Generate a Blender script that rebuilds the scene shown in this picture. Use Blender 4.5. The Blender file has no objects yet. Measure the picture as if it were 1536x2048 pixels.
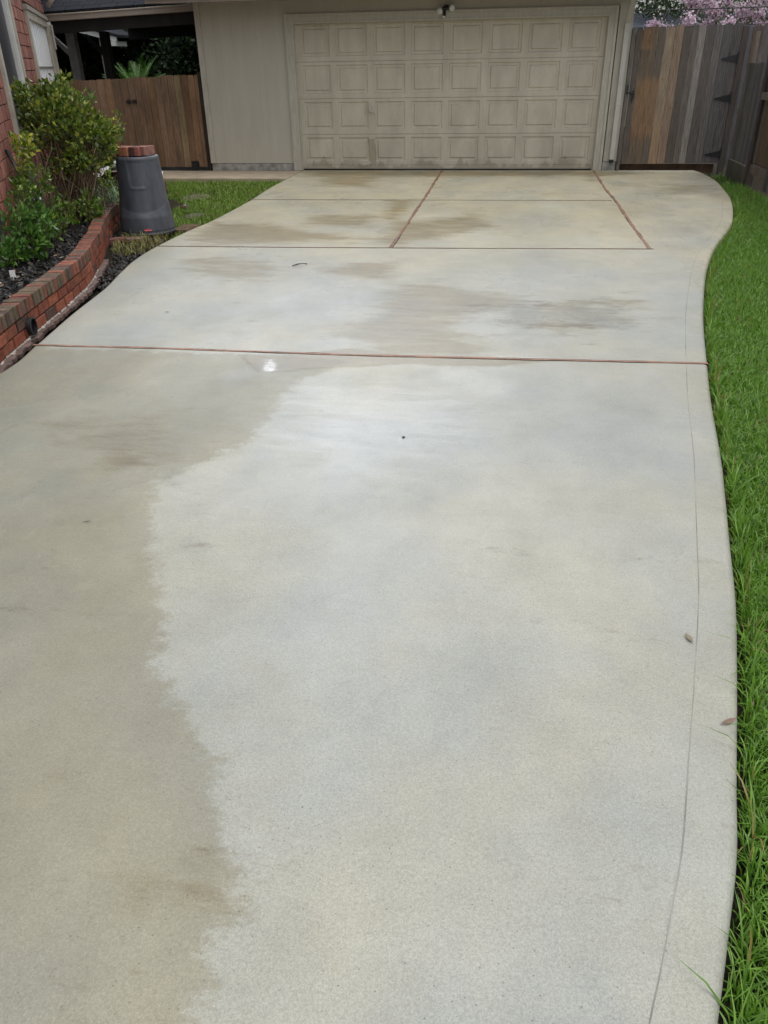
import bpy, bmesh, math, random
import numpy as np
from mathutils import Vector, Matrix
R = math.radians
rng = np.random.default_rng(7); random.seed(7)
SC = bpy.context.scene; COL = SC.collection

# ------------------------------------------------------------ camera
f_px, th, yaw, roll = 1557.328, R(30.05744), R(-8.856), R(-1.0722)
fw = Vector((math.sin(yaw)*math.cos(th), math.cos(yaw)*math.cos(th), -math.sin(th)))
r0 = Vector((math.cos(yaw), -math.sin(yaw), 0)); u0 = r0.cross(fw)
rt = r0*math.cos(roll)+u0*math.sin(roll); up = -r0*math.sin(roll)+u0*math.cos(roll)
cd = bpy.data.cameras.new('camera'); cam = bpy.data.objects.new('camera', cd); COL.objects.link(cam)
cam.matrix_world = Matrix(((rt.x, up.x, -fw.x, 3.5273), (rt.y, up.y, -fw.y, -14.2274), (rt.z, up.z, -fw.z, 1.6064), (0, 0, 0, 1)))
cd.sensor_fit = 'VERTICAL'; cd.sensor_height = 24; cd.lens = f_px*24/2048
cd.clip_start = .02; cd.clip_end = 500
SC.camera = cam

# ------------------------------------------------------------ light
SUN_EL, SUN_AZ = R(74), R(120)      # azimuth from +Y, negative = towards -X
w = bpy.data.worlds.new('World'); SC.world = w; w.use_nodes = True
nt = w.node_tree; nt.nodes.clear()
sky = nt.nodes.new('ShaderNodeTexSky'); sky.sky_type = 'NISHITA'; sky.sun_disc = False
sky.sun_elevation = SUN_EL; sky.sun_rotation = SUN_AZ
sky.air_density = 1.2; sky.dust_density = 3.0; sky.ozone_density = 1.0
hsv = nt.nodes.new('ShaderNodeHueSaturation'); hsv.inputs['Saturation'].default_value = .22
wtc = nt.nodes.new('ShaderNodeTexCoord'); wn = nt.nodes.new('ShaderNodeTexNoise')
wn.inputs['Scale'].default_value = 2.2; wn.inputs['Detail'].default_value = 6
wr = nt.nodes.new('ShaderNodeMapRange'); wr.inputs['From Min'].default_value = .35; wr.inputs['From Max'].default_value = .7
wr.inputs['To Min'].default_value = .75; wr.inputs['To Max'].default_value = 1.35
wm = nt.nodes.new('ShaderNodeVectorMath'); wm.operation = 'SCALE'
bg = nt.nodes.new('ShaderNodeBackground'); bg.inputs['Strength'].default_value = .15
wo = nt.nodes.new('ShaderNodeOutputWorld')
L = nt.links.new
L(sky.outputs[0], hsv.inputs['Color']); L(wtc.outputs['Generated'], wn.inputs['Vector']); L(wn.outputs['Fac'], wr.inputs['Value'])
L(hsv.outputs[0], wm.inputs[0]); L(wr.outputs[0], wm.inputs['Scale']); # unseen bright lobe added to the sky beyond the garage for the driveway sheen
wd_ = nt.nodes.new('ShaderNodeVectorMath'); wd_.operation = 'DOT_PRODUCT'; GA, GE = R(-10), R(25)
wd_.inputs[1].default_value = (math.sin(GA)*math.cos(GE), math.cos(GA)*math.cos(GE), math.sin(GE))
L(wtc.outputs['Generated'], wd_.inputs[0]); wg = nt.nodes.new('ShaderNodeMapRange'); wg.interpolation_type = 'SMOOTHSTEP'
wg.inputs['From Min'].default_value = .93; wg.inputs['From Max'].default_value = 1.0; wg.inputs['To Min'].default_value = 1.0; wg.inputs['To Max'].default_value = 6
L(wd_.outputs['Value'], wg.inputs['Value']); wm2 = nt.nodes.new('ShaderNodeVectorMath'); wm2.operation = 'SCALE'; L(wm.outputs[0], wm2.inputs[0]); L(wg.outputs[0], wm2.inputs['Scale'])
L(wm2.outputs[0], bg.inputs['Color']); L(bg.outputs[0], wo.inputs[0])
sd = bpy.data.lights.new('sun', 'SUN'); sd.energy = .6; sd.angle = R(35); sd.color = (1, .96, .9)
sun = bpy.data.objects.new('sun', sd); COL.objects.link(sun)
sdir = Vector((math.sin(SUN_AZ)*math.cos(SUN_EL), math.cos(SUN_AZ)*math.cos(SUN_EL), math.sin(SUN_EL)))
sun.rotation_euler = (-sdir).to_track_quat('-Z', 'Y').to_euler()
SC.view_settings.view_transform = 'Standard'; SC.view_settings.look = 'None'
SC.view_settings.exposure = 0.34; SC.view_settings.gamma = 1
try: SC.view_settings.use_curve_mapping = False
except Exception: pass

# ------------------------------------------------------------ helpers
def tag(o, label=None, cat=None, group=None, kind=None):
    for k, v in (('label', label), ('category', cat), ('group', group), ('kind', kind)):
        if v: o[k] = v
    return o
def empty(name, loc, label, cat, group=None):
    o = bpy.data.objects.new(name, None); COL.objects.link(o); o.location = loc; o.empty_display_size = .1
    return tag(o, label, cat, group)
def mesh_obj(name, V, F, m, parent=None, col=None, smooth=False, attrs=None):
    me = bpy.data.meshes.new(name)
    if isinstance(F, np.ndarray):
        V = np.asarray(V, dtype=np.float32); n, k = F.shape
        me.vertices.add(len(V)); me.vertices.foreach_set('co', V.ravel())
        me.loops.add(n*k); me.loops.foreach_set('vertex_index', F.astype(np.int32).ravel())
        me.polygons.add(n); me.polygons.foreach_set('loop_start', np.arange(0, n*k, k, dtype=np.int32))
        me.polygons.foreach_set('loop_total', np.full(n, k, dtype=np.int32)); me.update(calc_edges=True)
    else:
        me.from_pydata([tuple(v) for v in V], [], F)
    if col is not None:
        a = me.color_attributes.new('col', 'FLOAT_COLOR', 'POINT')
        c = np.ones((len(V), 4), dtype=np.float32); c[:, :3] = np.asarray(col, dtype=np.float32); a.data.foreach_set('color', c.ravel())
    for k_, v_ in (attrs or {}).items():
        a = me.attributes.new(k_, 'FLOAT', 'POINT'); a.data.foreach_set('value', np.asarray(v_, dtype=np.float32).ravel())
    me.materials.append(m)
    if smooth: me.polygons.foreach_set('use_smooth', np.ones(len(me.polygons), dtype=bool))
    o = bpy.data.objects.new(name, me); COL.objects.link(o)
    if parent is not None:
        o.parent = parent; o.matrix_parent_inverse = Matrix.Translation(-parent.location)
    return o
class MB:
    def __init__(s): s.V = []; s.F = []; s.C = []; s.S = []
    def add(s, vs, fs, c=(1, 1, 1)):
        s.S.append((len(s.V), len(s.F))); b = len(s.V); s.V += [tuple(v) for v in vs]; s.F += [tuple(i+b for i in f) for f in fs]; s.C += [c]*len(vs)
    def box(s, x0, x1, y0, y1, z0, z1, c=(1, 1, 1), M=None):
        vs = [Vector((x, y, z)) for x in (x0, x1) for y in (y0, y1) for z in (z0, z1)]
        if M is not None: vs = [M @ v for v in vs]
        s.add(vs, [(0, 1, 3, 2), (4, 6, 7, 5), (0, 4, 5, 1), (2, 3, 7, 6), (0, 2, 6, 4), (1, 5, 7, 3)], c)
    def tube(s, pts, rad, n=8, c=(1, 1, 1), caps=True):
        pts = [Vector(p) for p in pts]; m = len(pts)
        if not hasattr(rad, '__len__'): rad = [rad]*m
        vs = []; ref = None
        for i, p in enumerate(pts):
            t = (pts[min(i+1, m-1)]-pts[max(i-1, 0)]).normalized()
            a = Vector((0, 0, 1)) if abs(t.z) < .9 else Vector((1, 0, 0))
            if ref is not None: a = ref
            b = t.cross(a).normalized(); a2 = b.cross(t).normalized(); ref = a2
            for k in range(n):
                an = 2*math.pi*k/n; vs.append(p+(a2*math.cos(an)+b*math.sin(an))*rad[i])
        fs = [(i*n+k, i*n+(k+1) % n, (i+1)*n+(k+1) % n, (i+1)*n+k) for i in range(m-1) for k in range(n)]
        if caps: fs += [tuple(range(n-1, -1, -1)), tuple(range((m-1)*n, m*n))]
        s.add(vs, fs, c)
    def lathe(s, prof, n=40, c=(1, 1, 1), o=(0, 0, 0)):
        vs = [(o[0]+r*math.cos(2*math.pi*k/n), o[1]+r*math.sin(2*math.pi*k/n), o[2]+z) for r, z in prof for k in range(n)]
        m = len(prof)
        s.add(vs, [(i*n+k, i*n+(k+1) % n, (i+1)*n+(k+1) % n, (i+1)*n+k) for i in range(m-1) for k in range(n)], c)
    def prism(s, pts, y0, y1, c=(1, 1, 1), M=None):   # pts in XZ, extruded along Y
        n = len(pts); vs = [Vector((x, y0, z)) for x, z in pts]+[Vector((x, y1, z)) for x, z in pts]
        if M is not None: vs = [M @ v for v in vs]
        s.add(vs, [tuple(range(n)), tuple(range(2*n-1, n-1, -1))]+[(i, i+n, (i+1) % n+n, (i+1) % n) for i in range(n)], c)
    def build_each(s, name, m, parent=None, smooth=False, bevel=0):
        S = s.S+[(len(s.V), len(s.F))]; out = []
        for (a, fa_), (b, fb_) in zip(S[:-1], S[1:]):
            q = MB(); q.add(s.V[a:b], [tuple(i-a for i in f) for f in s.F[fa_:fb_]]); q.C = s.C[a:b]; out.append(q.build(name, m, parent, smooth, bevel))
        return out
    def build(s, name, m, parent=None, smooth=False, bevel=0):
        o = mesh_obj(name, s.V, s.F, m, parent, s.C, smooth)
        if bevel:
            b = o.modifiers.new('bevel', 'BEVEL'); b.width = bevel; b.segments = 2; b.limit_method = 'ANGLE'
        return o

# ------------------------------------------------------------ materials
class NT:
    def __init__(s, name):
        s.m = bpy.data.materials.new(name); s.m.use_nodes = True; s.t = s.m.node_tree; s.t.nodes.clear()
        s.o = s.t.nodes.new('ShaderNodeOutputMaterial'); s.b = s.t.nodes.new('ShaderNodeBsdfPrincipled'); s.l(s.b.outputs[0], s.o.inputs[0])
        s.tc = s.t.nodes.new('ShaderNodeTexCoord')
    def l(s, a, b): s.t.links.new(a, b)
    def put(s, sock, v):
        if isinstance(v, bpy.types.NodeSocket): s.l(v, sock)
        elif v is not None:
            if sock.type == 'RGBA': v = (v, v, v, 1) if not hasattr(v, '__len__') else (*v[:3], 1)
            sock.default_value = v
    def noise(s, scale, detail=4, rough=.55, vec=(1, 1, 1), lo=.35, hi=.65, a=0, b=1, kind='N'):
        mp = s.t.nodes.new('ShaderNodeMapping'); mp.inputs['Scale'].default_value = vec; s.l(s.tc.outputs['Object'], mp.inputs[0])
        n = s.t.nodes.new('ShaderNodeTexNoise'); n.inputs['Scale'].default_value = scale; n.inputs['Detail'].default_value = detail
        n.inputs['Roughness'].default_value = rough; s.l(mp.outputs[0], n.inputs['Vector'])
        return s.rng(n.outputs['Fac'], lo, hi, a, b)
    def vor(s, scale, lo, hi, a, b, vec=(1, 1, 1)):
        mp = s.t.nodes.new('ShaderNodeMapping'); mp.inputs['Scale'].default_value = vec; s.l(s.tc.outputs['Object'], mp.inputs[0])
        n = s.t.nodes.new('ShaderNodeTexVoronoi'); n.inputs['Scale'].default_value = scale; s.l(mp.outputs[0], n.inputs['Vector'])
        return s.rng(n.outputs['Distance'], lo, hi, a, b), n
    def rng(s, v, lo, hi, a=0, b=1, smooth=False):
        r = s.t.nodes.new('ShaderNodeMapRange'); r.clamp = True
        if smooth: r.interpolation_type = 'SMOOTHSTEP'
        s.put(r.inputs['Value'], v); s.put(r.inputs['From Min'], lo); s.put(r.inputs['From Max'], hi); s.put(r.inputs['To Min'], a); s.put(r.inputs['To Max'], b)
        return r.outputs['Result']
    def math(s, op, a, b=None):
        n = s.t.nodes.new('ShaderNodeMath'); n.operation = op; s.put(n.inputs[0], a)
        if b is not None: s.put(n.inputs[1], b)
        return n.outputs[0]
    def mix(s, fac, a, b, mode='MIX'):
        n = s.t.nodes.new('ShaderNodeMix'); n.data_type = 'RGBA'; n.blend_type = mode
        s.put(n.inputs[0], fac); s.put(n.inputs[6], a); s.put(n.inputs[7], b); return n.outputs[2]
    def attr(s, name, fac=True):
        n = s.t.nodes.new('ShaderNodeAttribute'); n.attribute_name = name; return n.outputs['Fac' if fac else 'Color']
    def bump(s, h, strength=.3, dist=.01, normal=None):
        n = s.t.nodes.new('ShaderNodeBump'); s.put(n.inputs['Height'], h); n.inputs['Strength'].default_value = strength
        n.inputs['Distance'].default_value = dist
        if normal is not None: s.l(normal, n.inputs['Normal'])
        return n.outputs[0]
    def sepz(s, i=2):
        n = s.t.nodes.new('ShaderNodeSeparateXYZ'); s.l(s.tc.outputs['Object'], n.inputs[0]); return n.outputs[i]
    def fin(s, color, rough=.6, normal=None, spec=.5, **kw):
        s.put(s.b.inputs['Base Color'], color); s.put(s.b.inputs['Roughness'], rough); s.put(s.b.inputs['Specular IOR Level'], spec)
        if normal is not None: s.l(normal, s.b.inputs['Normal'])
        for k, v in kw.items(): s.put(s.b.inputs[k], v)
        return s.m
def simple(name, color, rough=.6, var=.2, scale=6, bump=.15, bscale=60, bdist=.003, usecol=False, vec=(1, 1, 1), spec=.5, **kw):
    n = NT(name); base = n.attr('col', False) if usecol else None
    v = n.noise(scale, 5, .6, vec, .3, .7, 1-var, 1+var)
    c = n.mix(1.0, color, v, 'MULTIPLY')
    if base is not None: c = n.mix(1.0, c, base, 'MULTIPLY')
    h = n.noise(bscale, 4, .6, vec, .2, .8)
    return n.fin(c, rough, n.bump(h, bump, bdist), spec, **kw)

M = {}
def wood(name, dark=.55, rough=.75, wet=.0):
    n = NT(name); base = n.attr('col', False)
    g = n.noise(9, 8, .65, (9, 9, .55), .3, .7, 0, 1)
    g2 = n.noise(40, 4, .6, (6, 6, .25), .35, .65, .7, 1.15)
    big = n.noise(1.6, 4, .6, (3, 3, .8), .35, .65, .75, 1.2)
    c = n.mix(g, n.mix(1.0, base, (dark, dark*.98, dark*.96), 'MULTIPLY'), base)
    c = n.mix(1.0, c, g2, 'MULTIPLY'); c = n.mix(1.0, c, big, 'MULTIPLY')
    k, vn = n.vor(5.5, .03, .06, .25, 1, (1, 1, .55)); c = n.mix(1.0, c, k, 'MULTIPLY')
    h = n.math('ADD', g, n.noise(60, 3, .6, (6, 6, .3)))
    return n.fin(c, rough, n.bump(h, .5, .003), .35)
M['wood'] = wood('weathered_wood')
M['siding'] = simple('siding_paint', (.46, .43, .36), .6, .05, 2.0, .1, 30, .002, True, (3, 3, .6))
M['trim'] = simple('trim_paint', (.45, .42, .35), .5, .12, 5, .2, 30, .002, True, (4, 4, 1))
M['concrete_trim'] = simple('foundation_concrete', (.30, .29, .26), .85, .45, 9, .6, 60, .006)
M['metal_tan'] = simple('downspout_paint', (.46, .45, .41), .35, .1, 4, .05, 20, .002, True)
M['black_metal'] = simple('black_iron', (.012, .012, .014), .45, .3)
M['fascia'] = simple('fascia_paint', (.30, .25, .21), .5, .12, 3, .1, 20, .002, True)
M['dark_wood'] = simple('dark_stained_wood', (.016, .013, .012), .85, .4, 5, .3, 40, .003, True, (1, 1, .3))
M['grey_post'] = simple('weathered_post_paint', (.20, .19, .17), .7, .3, 5, .3, 40, .003, True)
M['white_paint'] = simple('white_paint', (.62, .62, .60), .5, .1, 6, .1, 30, .002, True)
M['frame_tan'] = simple('window_frame_paint', (.40, .37, .31), .5, .2, 6, .2, 30, .002, True)
M['blind'] = simple('white_shutter', (.92, .93, .95), .4, .04, 6, .02, 30, .001, True)
M['screen'] = simple('window_screen', (.018, .02, .03), .35, .3, 10, .05)
M['brick'] = simple('red_brick', (1, 1, 1), .75, .28, 14, .7, 90, .004, True)
M['brick_wet'] = simple('damp_red_brick', (.76, .74, .73), .62, .38, 22, .8, 90, .005, True, spec=.3)
M['mortar'] = simple('dark_mortar', (.05, .042, .038), .9, .4, 20, .6)
M['mortar_light'] = simple('efflorescence', (.50, .47, .43), .9, .4, 20, .8)
M['footing'] = simple('stained_footing', (.13, .085, .07), .6, .5, 10, .7, 40, .006)
M['cable'] = simple('black_cable', (.03, .03, .033), .5, .1)
M['chrome'] = simple('bright_metal', (.75, .75, .76), .2, .05, Metallic=1.0)
M['glass'] = simple('lamp_glass', (.62, .63, .62), .12, .25, 60, .4, 70, .003)
M['bin'] = simple('wet_grey_plastic', (.066, .072, .088), .42, .3, 9, .35, 220, .0015, True, (1, 1, .35))
M['red'] = simple('red_badge', (.62, .03, .04), .35, .05)
M['whitep'] = simple('white_lettering', (.8, .8, .8), .4, .02)
M['plastic_sheet'] = simple('white_plastic_sheet', (.78, .8, .82), .3, .06, 9, .5, 30, .01)
M['paver'] = simple('rough_paver', (.12, .105, .075), .85, .5, 14, .9, 60, .01, True)
M['trunk'] = simple('bark', (.11, .085, .06), .85, .4, 10, .8, 60, .01, True, (1, 1, .3))
M['dead_leaf'] = simple('dead_leaf', (1, 1, 1), .6, .25, 60, .3, 90, .001, True)
M['soilclod'] = simple('wet_black_soil', (.022, .019, .017), .55, .5, 20, 1, 60, .012)
M['walk'] = simple('tan_concrete', (.40, .33, .24), .65, .2, 3, .3, 120, .003)
def shingle(name, c1):
    n = NT(name); x = n.t.nodes.new('ShaderNodeTexBrick'); mp = n.t.nodes.new('ShaderNodeMapping'); n.l(n.tc.outputs['Object'], mp.inputs[0]); n.l(mp.outputs[0], x.inputs['Vector'])
    mp.inputs['Rotation'].default_value = (0, 0, 0)
    x.inputs['Scale'].default_value = 1; x.inputs['Brick Width'].default_value = .3; x.inputs['Row Height'].default_value = .13; x.inputs['Mortar Size'].default_value = .008
    x.inputs['Color1'].default_value = (*c1, 1); x.inputs['Color2'].default_value = (*[v*1.5 for v in c1], 1); x.inputs['Mortar'].default_value = (*[v*.35 for v in c1], 1); x.offset = .37
    n.b.inputs['Specular IOR Level'].default_value = .2
    c = n.mix(1.0, x.outputs[0], n.noise(60, 3, .6, (1, 1, 1), .3, .7, .65, 1.35), 'MULTIPLY')
    return n.fin(c, .95, n.bump(x.outputs['Fac'], -.6, .008), .2)
M['shingle'] = shingle('dark_shingles', (.02, .022, .028)); M['shingle2'] = shingle('blue_grey_shingles', (.075, .085, .105))
def leafmat(name, rough=.35, trans=.25, tint=(1.1, 1.25, .5)):
    n = NT(name); base = n.attr('col', False)
    c = n.mix(1.0, base, n.noise(30, 3, .5, (1, 1, 1), .3, .7, .8, 1.2), 'MULTIPLY')
    n.put(n.b.inputs['Base Color'], c); n.b.inputs['Roughness'].default_value = rough; n.b.inputs['Specular IOR Level'].default_value = .5
    tr = n.t.nodes.new('ShaderNodeBsdfTranslucent'); n.l(n.mix(1.0, c, tint, 'MULTIPLY'), tr.inputs[0])
    ms = n.t.nodes.new('ShaderNodeMixShader'); ms.inputs[0].default_value = trans
    n.l(n.b.outputs[0], ms.inputs[1]); n.l(tr.outputs[0], ms.inputs[2]); n.l(ms.outputs[0], n.o.inputs[0]); return n.m
M['leaf'] = leafmat('glossy_leaf', .32, .2); M['grass'] = leafmat('grass_blade', .42, .3); M['far_leaf'] = leafmat('far_leaf', .8, .2); M['blossom'] = leafmat('pink_blossom', .7, .3, (1.05, .9, 1.1))

# door paint with the damp splash marks near its foot
def doormat():
    n = NT('door_paint'); z = n.sepz(2); x = n.sepz(0)
    e = n.noise(4.2, 4, .6, (1, 0, .25), .3, .7, -.09, .16)
    wet = n.rng(n.math('SUBTRACT', e, z), -.085, -.03, 0, 1, True)
    hi = n.noise(1.9, 4, .6, (1, 0, .1), .5, .62, 0, .8); wet = n.math('MAXIMUM', wet, n.math('MULTIPLY', n.rng(z, .16, .175, 1, 0), hi))
    d = n.math('ABSOLUTE', n.math('SUBTRACT', x, n.math('SUBTRACT', 1.24, n.math('MULTIPLY', z, .07))))
    d = n.math('ADD', d, n.noise(9, 2, .5, (1, 1, 1), .3, .7, -.015, .015))
    st = n.math('MULTIPLY', n.rng(d, .055, .065, 1, 0), n.rng(z, .47, .5, 1, 0)); wet = n.math('MAXIMUM', wet, st)
    c = n.mix(1.0, (.51, .465, .375), n.noise(1.6, 5, .6, (3, 3, 1), .3, .7, .86, 1.12), 'MULTIPLY')
    grime = n.noise(5, 5, .7, (1.5, 1, 1), .5, .8, 0, .35)
    c = n.mix(grime, c, (.34, .31, .24)); c = n.mix(n.math('MULTIPLY', wet, .5), c, (.22, .185, .115))
    return n.fin(c, n.rng(wet, 0, 1, .5, .42), n.bump(n.noise(25, 4, .6, (8, 1, 1)), .12, .001), .4)
M['door'] = doormat()

# driveway concrete
def concrete():
    n = NT('driveway_concrete'); A = n.attr('wetedge'); S = n.attr('stain'); P = n.attr('puddle'); B = n.attr('band'); D = n.attr('streak'); SH = n.attr('sheen')
    edge = n.noise(7, 9, .74, (1, 1.25, 1), .25, .75, -.09, .09); fine = n.noise(60, 4, .7, (1, 2, 1), .3, .7, -.02, .02)
    a = n.rng(n.math('ADD', A, n.math('ADD', edge, fine)), -.03, .035, 1, 0, True)
    st_n = n.noise(3.4, 8, .74, (.7, 1.9, 1), .25, .75, -.62, .62)
    s = n.rng(n.math('ADD', S, st_n), .2, .82, 0, 1, True)
    smooth_s = n.rng(n.math('ADD', S, n.math('MULTIPLY', st_n, .4)), .05, .7, 0, 1, True)
    pn = n.noise(9, 7, .75, (.7, 2.6, 1), .25, .75, -.5, .5); p = n.rng(n.math('ADD', P, pn), .42, .85, 0, .7, True)
    m1 = n.noise(.8, 5, .6, (1.5, .8, 1), .3, .7, .87, 1.08); m2 = n.noise(3.4, 6, .7, (1.1, 1.1, 1), .3, .7, .90, 1.09)
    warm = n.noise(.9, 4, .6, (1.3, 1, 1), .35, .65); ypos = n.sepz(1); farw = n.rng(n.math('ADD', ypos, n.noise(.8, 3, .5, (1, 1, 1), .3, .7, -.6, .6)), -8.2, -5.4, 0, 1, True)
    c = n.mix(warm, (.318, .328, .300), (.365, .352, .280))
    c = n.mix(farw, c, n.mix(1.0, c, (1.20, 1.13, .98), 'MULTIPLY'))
    blue = n.noise(1.2, 4, .6, (1.7, .8, 1), .5, .7, 0, .26); c = n.mix(blue, c, n.mix(1.0, c, (.88, .92, .98), 'MULTIPLY'))
    c = n.mix(1.0, c, m1, 'MULTIPLY'); c = n.mix(1.0, c, m2, 'MULTIPLY')
    vg, vgn = n.vor(380, 0, 1, 0, 1); sp = n.rng(vgn.outputs['Color'], 0, 1, .80, 1.17); c = n.mix(1.0, c, sp, 'MULTIPLY')
    sp2 = n.noise(120, 2, .6, (1, 1, 1), .32, .68, .93, 1.07); c = n.mix(1.0, c, sp2, 'MULTIPLY')
    # tiny dark pits, sparse
    v, vn = n.vor(80, .1, .2, 1, 0)
    sel = n.rng(n.math('ADD', n.noise(1.8, 3, .6, (1, 1, 1), .35, .65, -.12, .22), vn.outputs['Color']), .78, .83, 0, 1)
    pits = n.math('MULTIPLY', v, sel); c = n.mix(n.math('MULTIPLY', pits, .7), c, (.11, .11, .10))
    v3, vn3 = n.vor(26, .05, .075, 1, 0); sel3 = n.rng(vn3.outputs['Color'], .93, .94, 0, 1)
    c = n.mix(n.math('MULTIPLY', n.math('MULTIPLY', v3, sel3), .85), c, (.06, .06, .05))
    # damp areas are darker and browner
    wetc = n.mix(n.noise(1.1, 4, .6, (1, 1, 1), .35, .65), (.74, .70, .61), (.80, .77, .68))
    c = n.mix(a, c, n.mix(1.0, c, wetc, 'MULTIPLY'))
    c = n.mix(n.math('MULTIPLY', s, .72), c, n.mix(1.0, c, (.60, .51, .36), 'MULTIPLY'))
    c = n.mix(n.math('MULTIPLY', smooth_s, .45), c, n.mix(1.0, c, (.72, .66, .52), 'MULTIPLY'))
    dn = n.rng(n.math('ADD', D, st_n), .2, .7, 0, 1, True); c = n.mix(n.math('MULTIPLY', dn, .6), c, n.mix(1.0, c, (.45, .42, .38), 'MULTIPLY'))
    c = n.mix(B, c, n.mix(1.0, c, (1.02, 1.01, .985), 'MULTIPLY'))
    film = n.noise(.8, 5, .65, (1.3, .9, 1), .4, .75, 0, .8); shn = n.rng(n.math('ADD', SH, n.noise(5, 7, .75, (.5, 2.4, 1), .25, .75, -.4, .4)), .15, 1.15, 0, .62, True); film = n.math('MAXIMUM', film, shn)
    r = n.rng(film, 0, 1, .5, .30)
    r = n.mix(a, r, .5); r = n.mix(s, r, .4); r = n.mix(p, r, .12)
    # broom texture
    br = n.noise(30, 3, .6, (.4, 9, 1), .2, .8); gr = n.noise(300, 2, .8)
    h = n.math('ADD', n.math('MULTIPLY', br, .6), gr); h = n.math('MULTIPLY', h, n.rng(n.math('MAXIMUM', s, p), 0, 1, 1, .15))
    h = n.math('SUBTRACT', h, n.math('MULTIPLY', pits, 2))
    big = n.noise(5, 3, .5, (.5, 1.4, 1))
    nb = n.bump(h, .22, .003, n.bump(big, .25, .006))
    m = n.fin(c, r, nb, .5)
    # thin film of water over the slab
    n.put(n.b.inputs['Coat Weight'], n.math('MAXIMUM', n.math('MAXIMUM', n.math('MULTIPLY', n.rng(film, 0, 1, .08, .8), n.rng(smooth_s, 0, 1, 1, .15)), n.math('MULTIPLY', s, .12)), n.math('MULTIPLY', p, 1.0)))
    n.put(n.b.inputs['Coat Roughness'], n.mix(p, n.mix(s, n.rng(film, 0, 1, .34, .17), .25), .09)); n.b.inputs['Coat IOR'].default_value = 1.33
    cn = n.bump(n.noise(20, 3, .6, (.5, 1.5, 1)), .12, .004); n.l(cn, n.b.inputs['Coat Normal'])
    return m
M['concrete'] = concrete()
def soilmat(name, c1, c2):
    n = NT(name); c = n.mix(n.noise(14, 6, .7), c1, c2); c = n.mix(1.0, c, n.noise(90, 3, .7, (1, 1, 1), .3, .7, .5, 1.5), 'MULTIPLY')
    return n.fin(c, .8, n.bump(n.noise(45, 6, .75), 1.0, .02), .3)
M['soil'] = soilmat('lawn_soil', (.03, .022, .013), (.06, .05, .025)); M['mulch'] = soilmat('black_mulch', (.008, .007, .007), (.022, .018, .016))
M['mulchchip'] = simple('mulch_chip', (1, 1, 1), .6, .3, 40, .5, usecol=True)

# ------------------------------------------------------------ geometry utilities
def seg_sd(px, py, poly):
    """signed distance (negative inside) of points to a polygon"""
    x = px[..., None]; y = py[..., None]; P = np.array(poly, float); Q = np.roll(P, -1, 0)
    ex, ey = Q[:, 0]-P[:, 0], Q[:, 1]-P[:, 1]; wx, wy = x-P[:, 0], y-P[:, 1]
    t = np.clip((wx*ex+wy*ey)/(ex*ex+ey*ey+1e-12), 0, 1); d = np.sqrt(((wx-ex*t)**2+(wy-ey*t)**2).min(-1))
    c = ((P[:, 1] > y) != (Q[:, 1] > y)) & (x < (Q[:, 0]-P[:, 0])*(y-P[:, 1])/(Q[:, 1]-P[:, 1]+1e-12)+P[:, 0])
    return np.where(c.sum(-1) % 2 == 1, -d, d)
def interp(poly, y):   # x along a polyline sorted by descending y
    P = np.array(sorted(poly, key=lambda p: p[1]), float)
    # smooth by cubic-ish (Catmull via dense resample)
    return np.interp(y, *dense(P))
def dense(P, k=8):
    ys, xs = [], []
    for i in range(len(P)-1):
        p0 = P[max(i-1, 0)]; p1 = P[i]; p2 = P[i+1]; p3 = P[min(i+2, len(P)-1)]
        for j in range(k):
            t = j/k; q = .5*((2*p1)+(-p0+p2)*t+(2*p0-5*p1+4*p2-p3)*t*t+(-p0+3*p1-3*p2+p3)*t**3); xs.append(q[0]); ys.append(q[1])
    xs.append(P[-1][0]); ys.append(P[-1][1]); ys = np.maximum.accumulate(np.array(ys)); return ys, np.array(xs)
EDGE_R = [(6.50, .02), (6.56, -.4), (6.57, -1.2), (6.50, -2.0), (6.38, -3.0), (6.17, -4.04), (5.96, -4.86), (5.70, -5.6), (5.5, -6.19), (5.27, -7.03), (5.05, -8.02), (4.92, -8.68), (4.78, -9.49), (4.68, -10.09), (4.59, -10.72), (4.54, -11.03), (4.45, -11.54), (4.38, -11.94), (4.28, -12.39), (4.2, -12.73), (4.15, -12.95), (4.09, -13.14), (4.02, -13.35), (3.86, -13.8), (3.66, -14.4), (3.45, -15.2), (3.3, -16.5), (3.3, -19)]
EDGE_L = [(.0, .02), (.0, -2.04), (.06, -3.3), (.06, -4.77), (.0, -5.6), (-.02, -6.4), (.02, -7.0), (.13, -7.6), (.23, -8.07), (.33, -8.82), (.45, -9.53), (.52, -10.05), (.45, -11), (.1, -12.3), (-.4, -14), (-.8, -16.5), (-.8, -19)]

# ------------------------------------------------------------ ground
V = [(-60, -60, -.075), (60, -60, -.075), (60, 60, -.075), (-60, 60, -.075)]
g = mesh_obj('ground', V, [(0, 1, 2, 3)], M['soil']); tag(g, kind='structure')

# driveway slab
NU, NV = 170, 620
vv = np.linspace(0, 1, NV); yv = .02-(19.0)*vv
xl = interp(EDGE_L, yv); xr = interp(EDGE_R, yv)
uu = np.linspace(0, 1, NU); X = xl[:, None]+(xr-xl)[:, None]*uu[None, :]; Y = np.repeat(yv[:, None], NU, 1)
Zt = .0035*np.sin(X*1.7+Y*.6)*np.sin(Y*.9)*0
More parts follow.
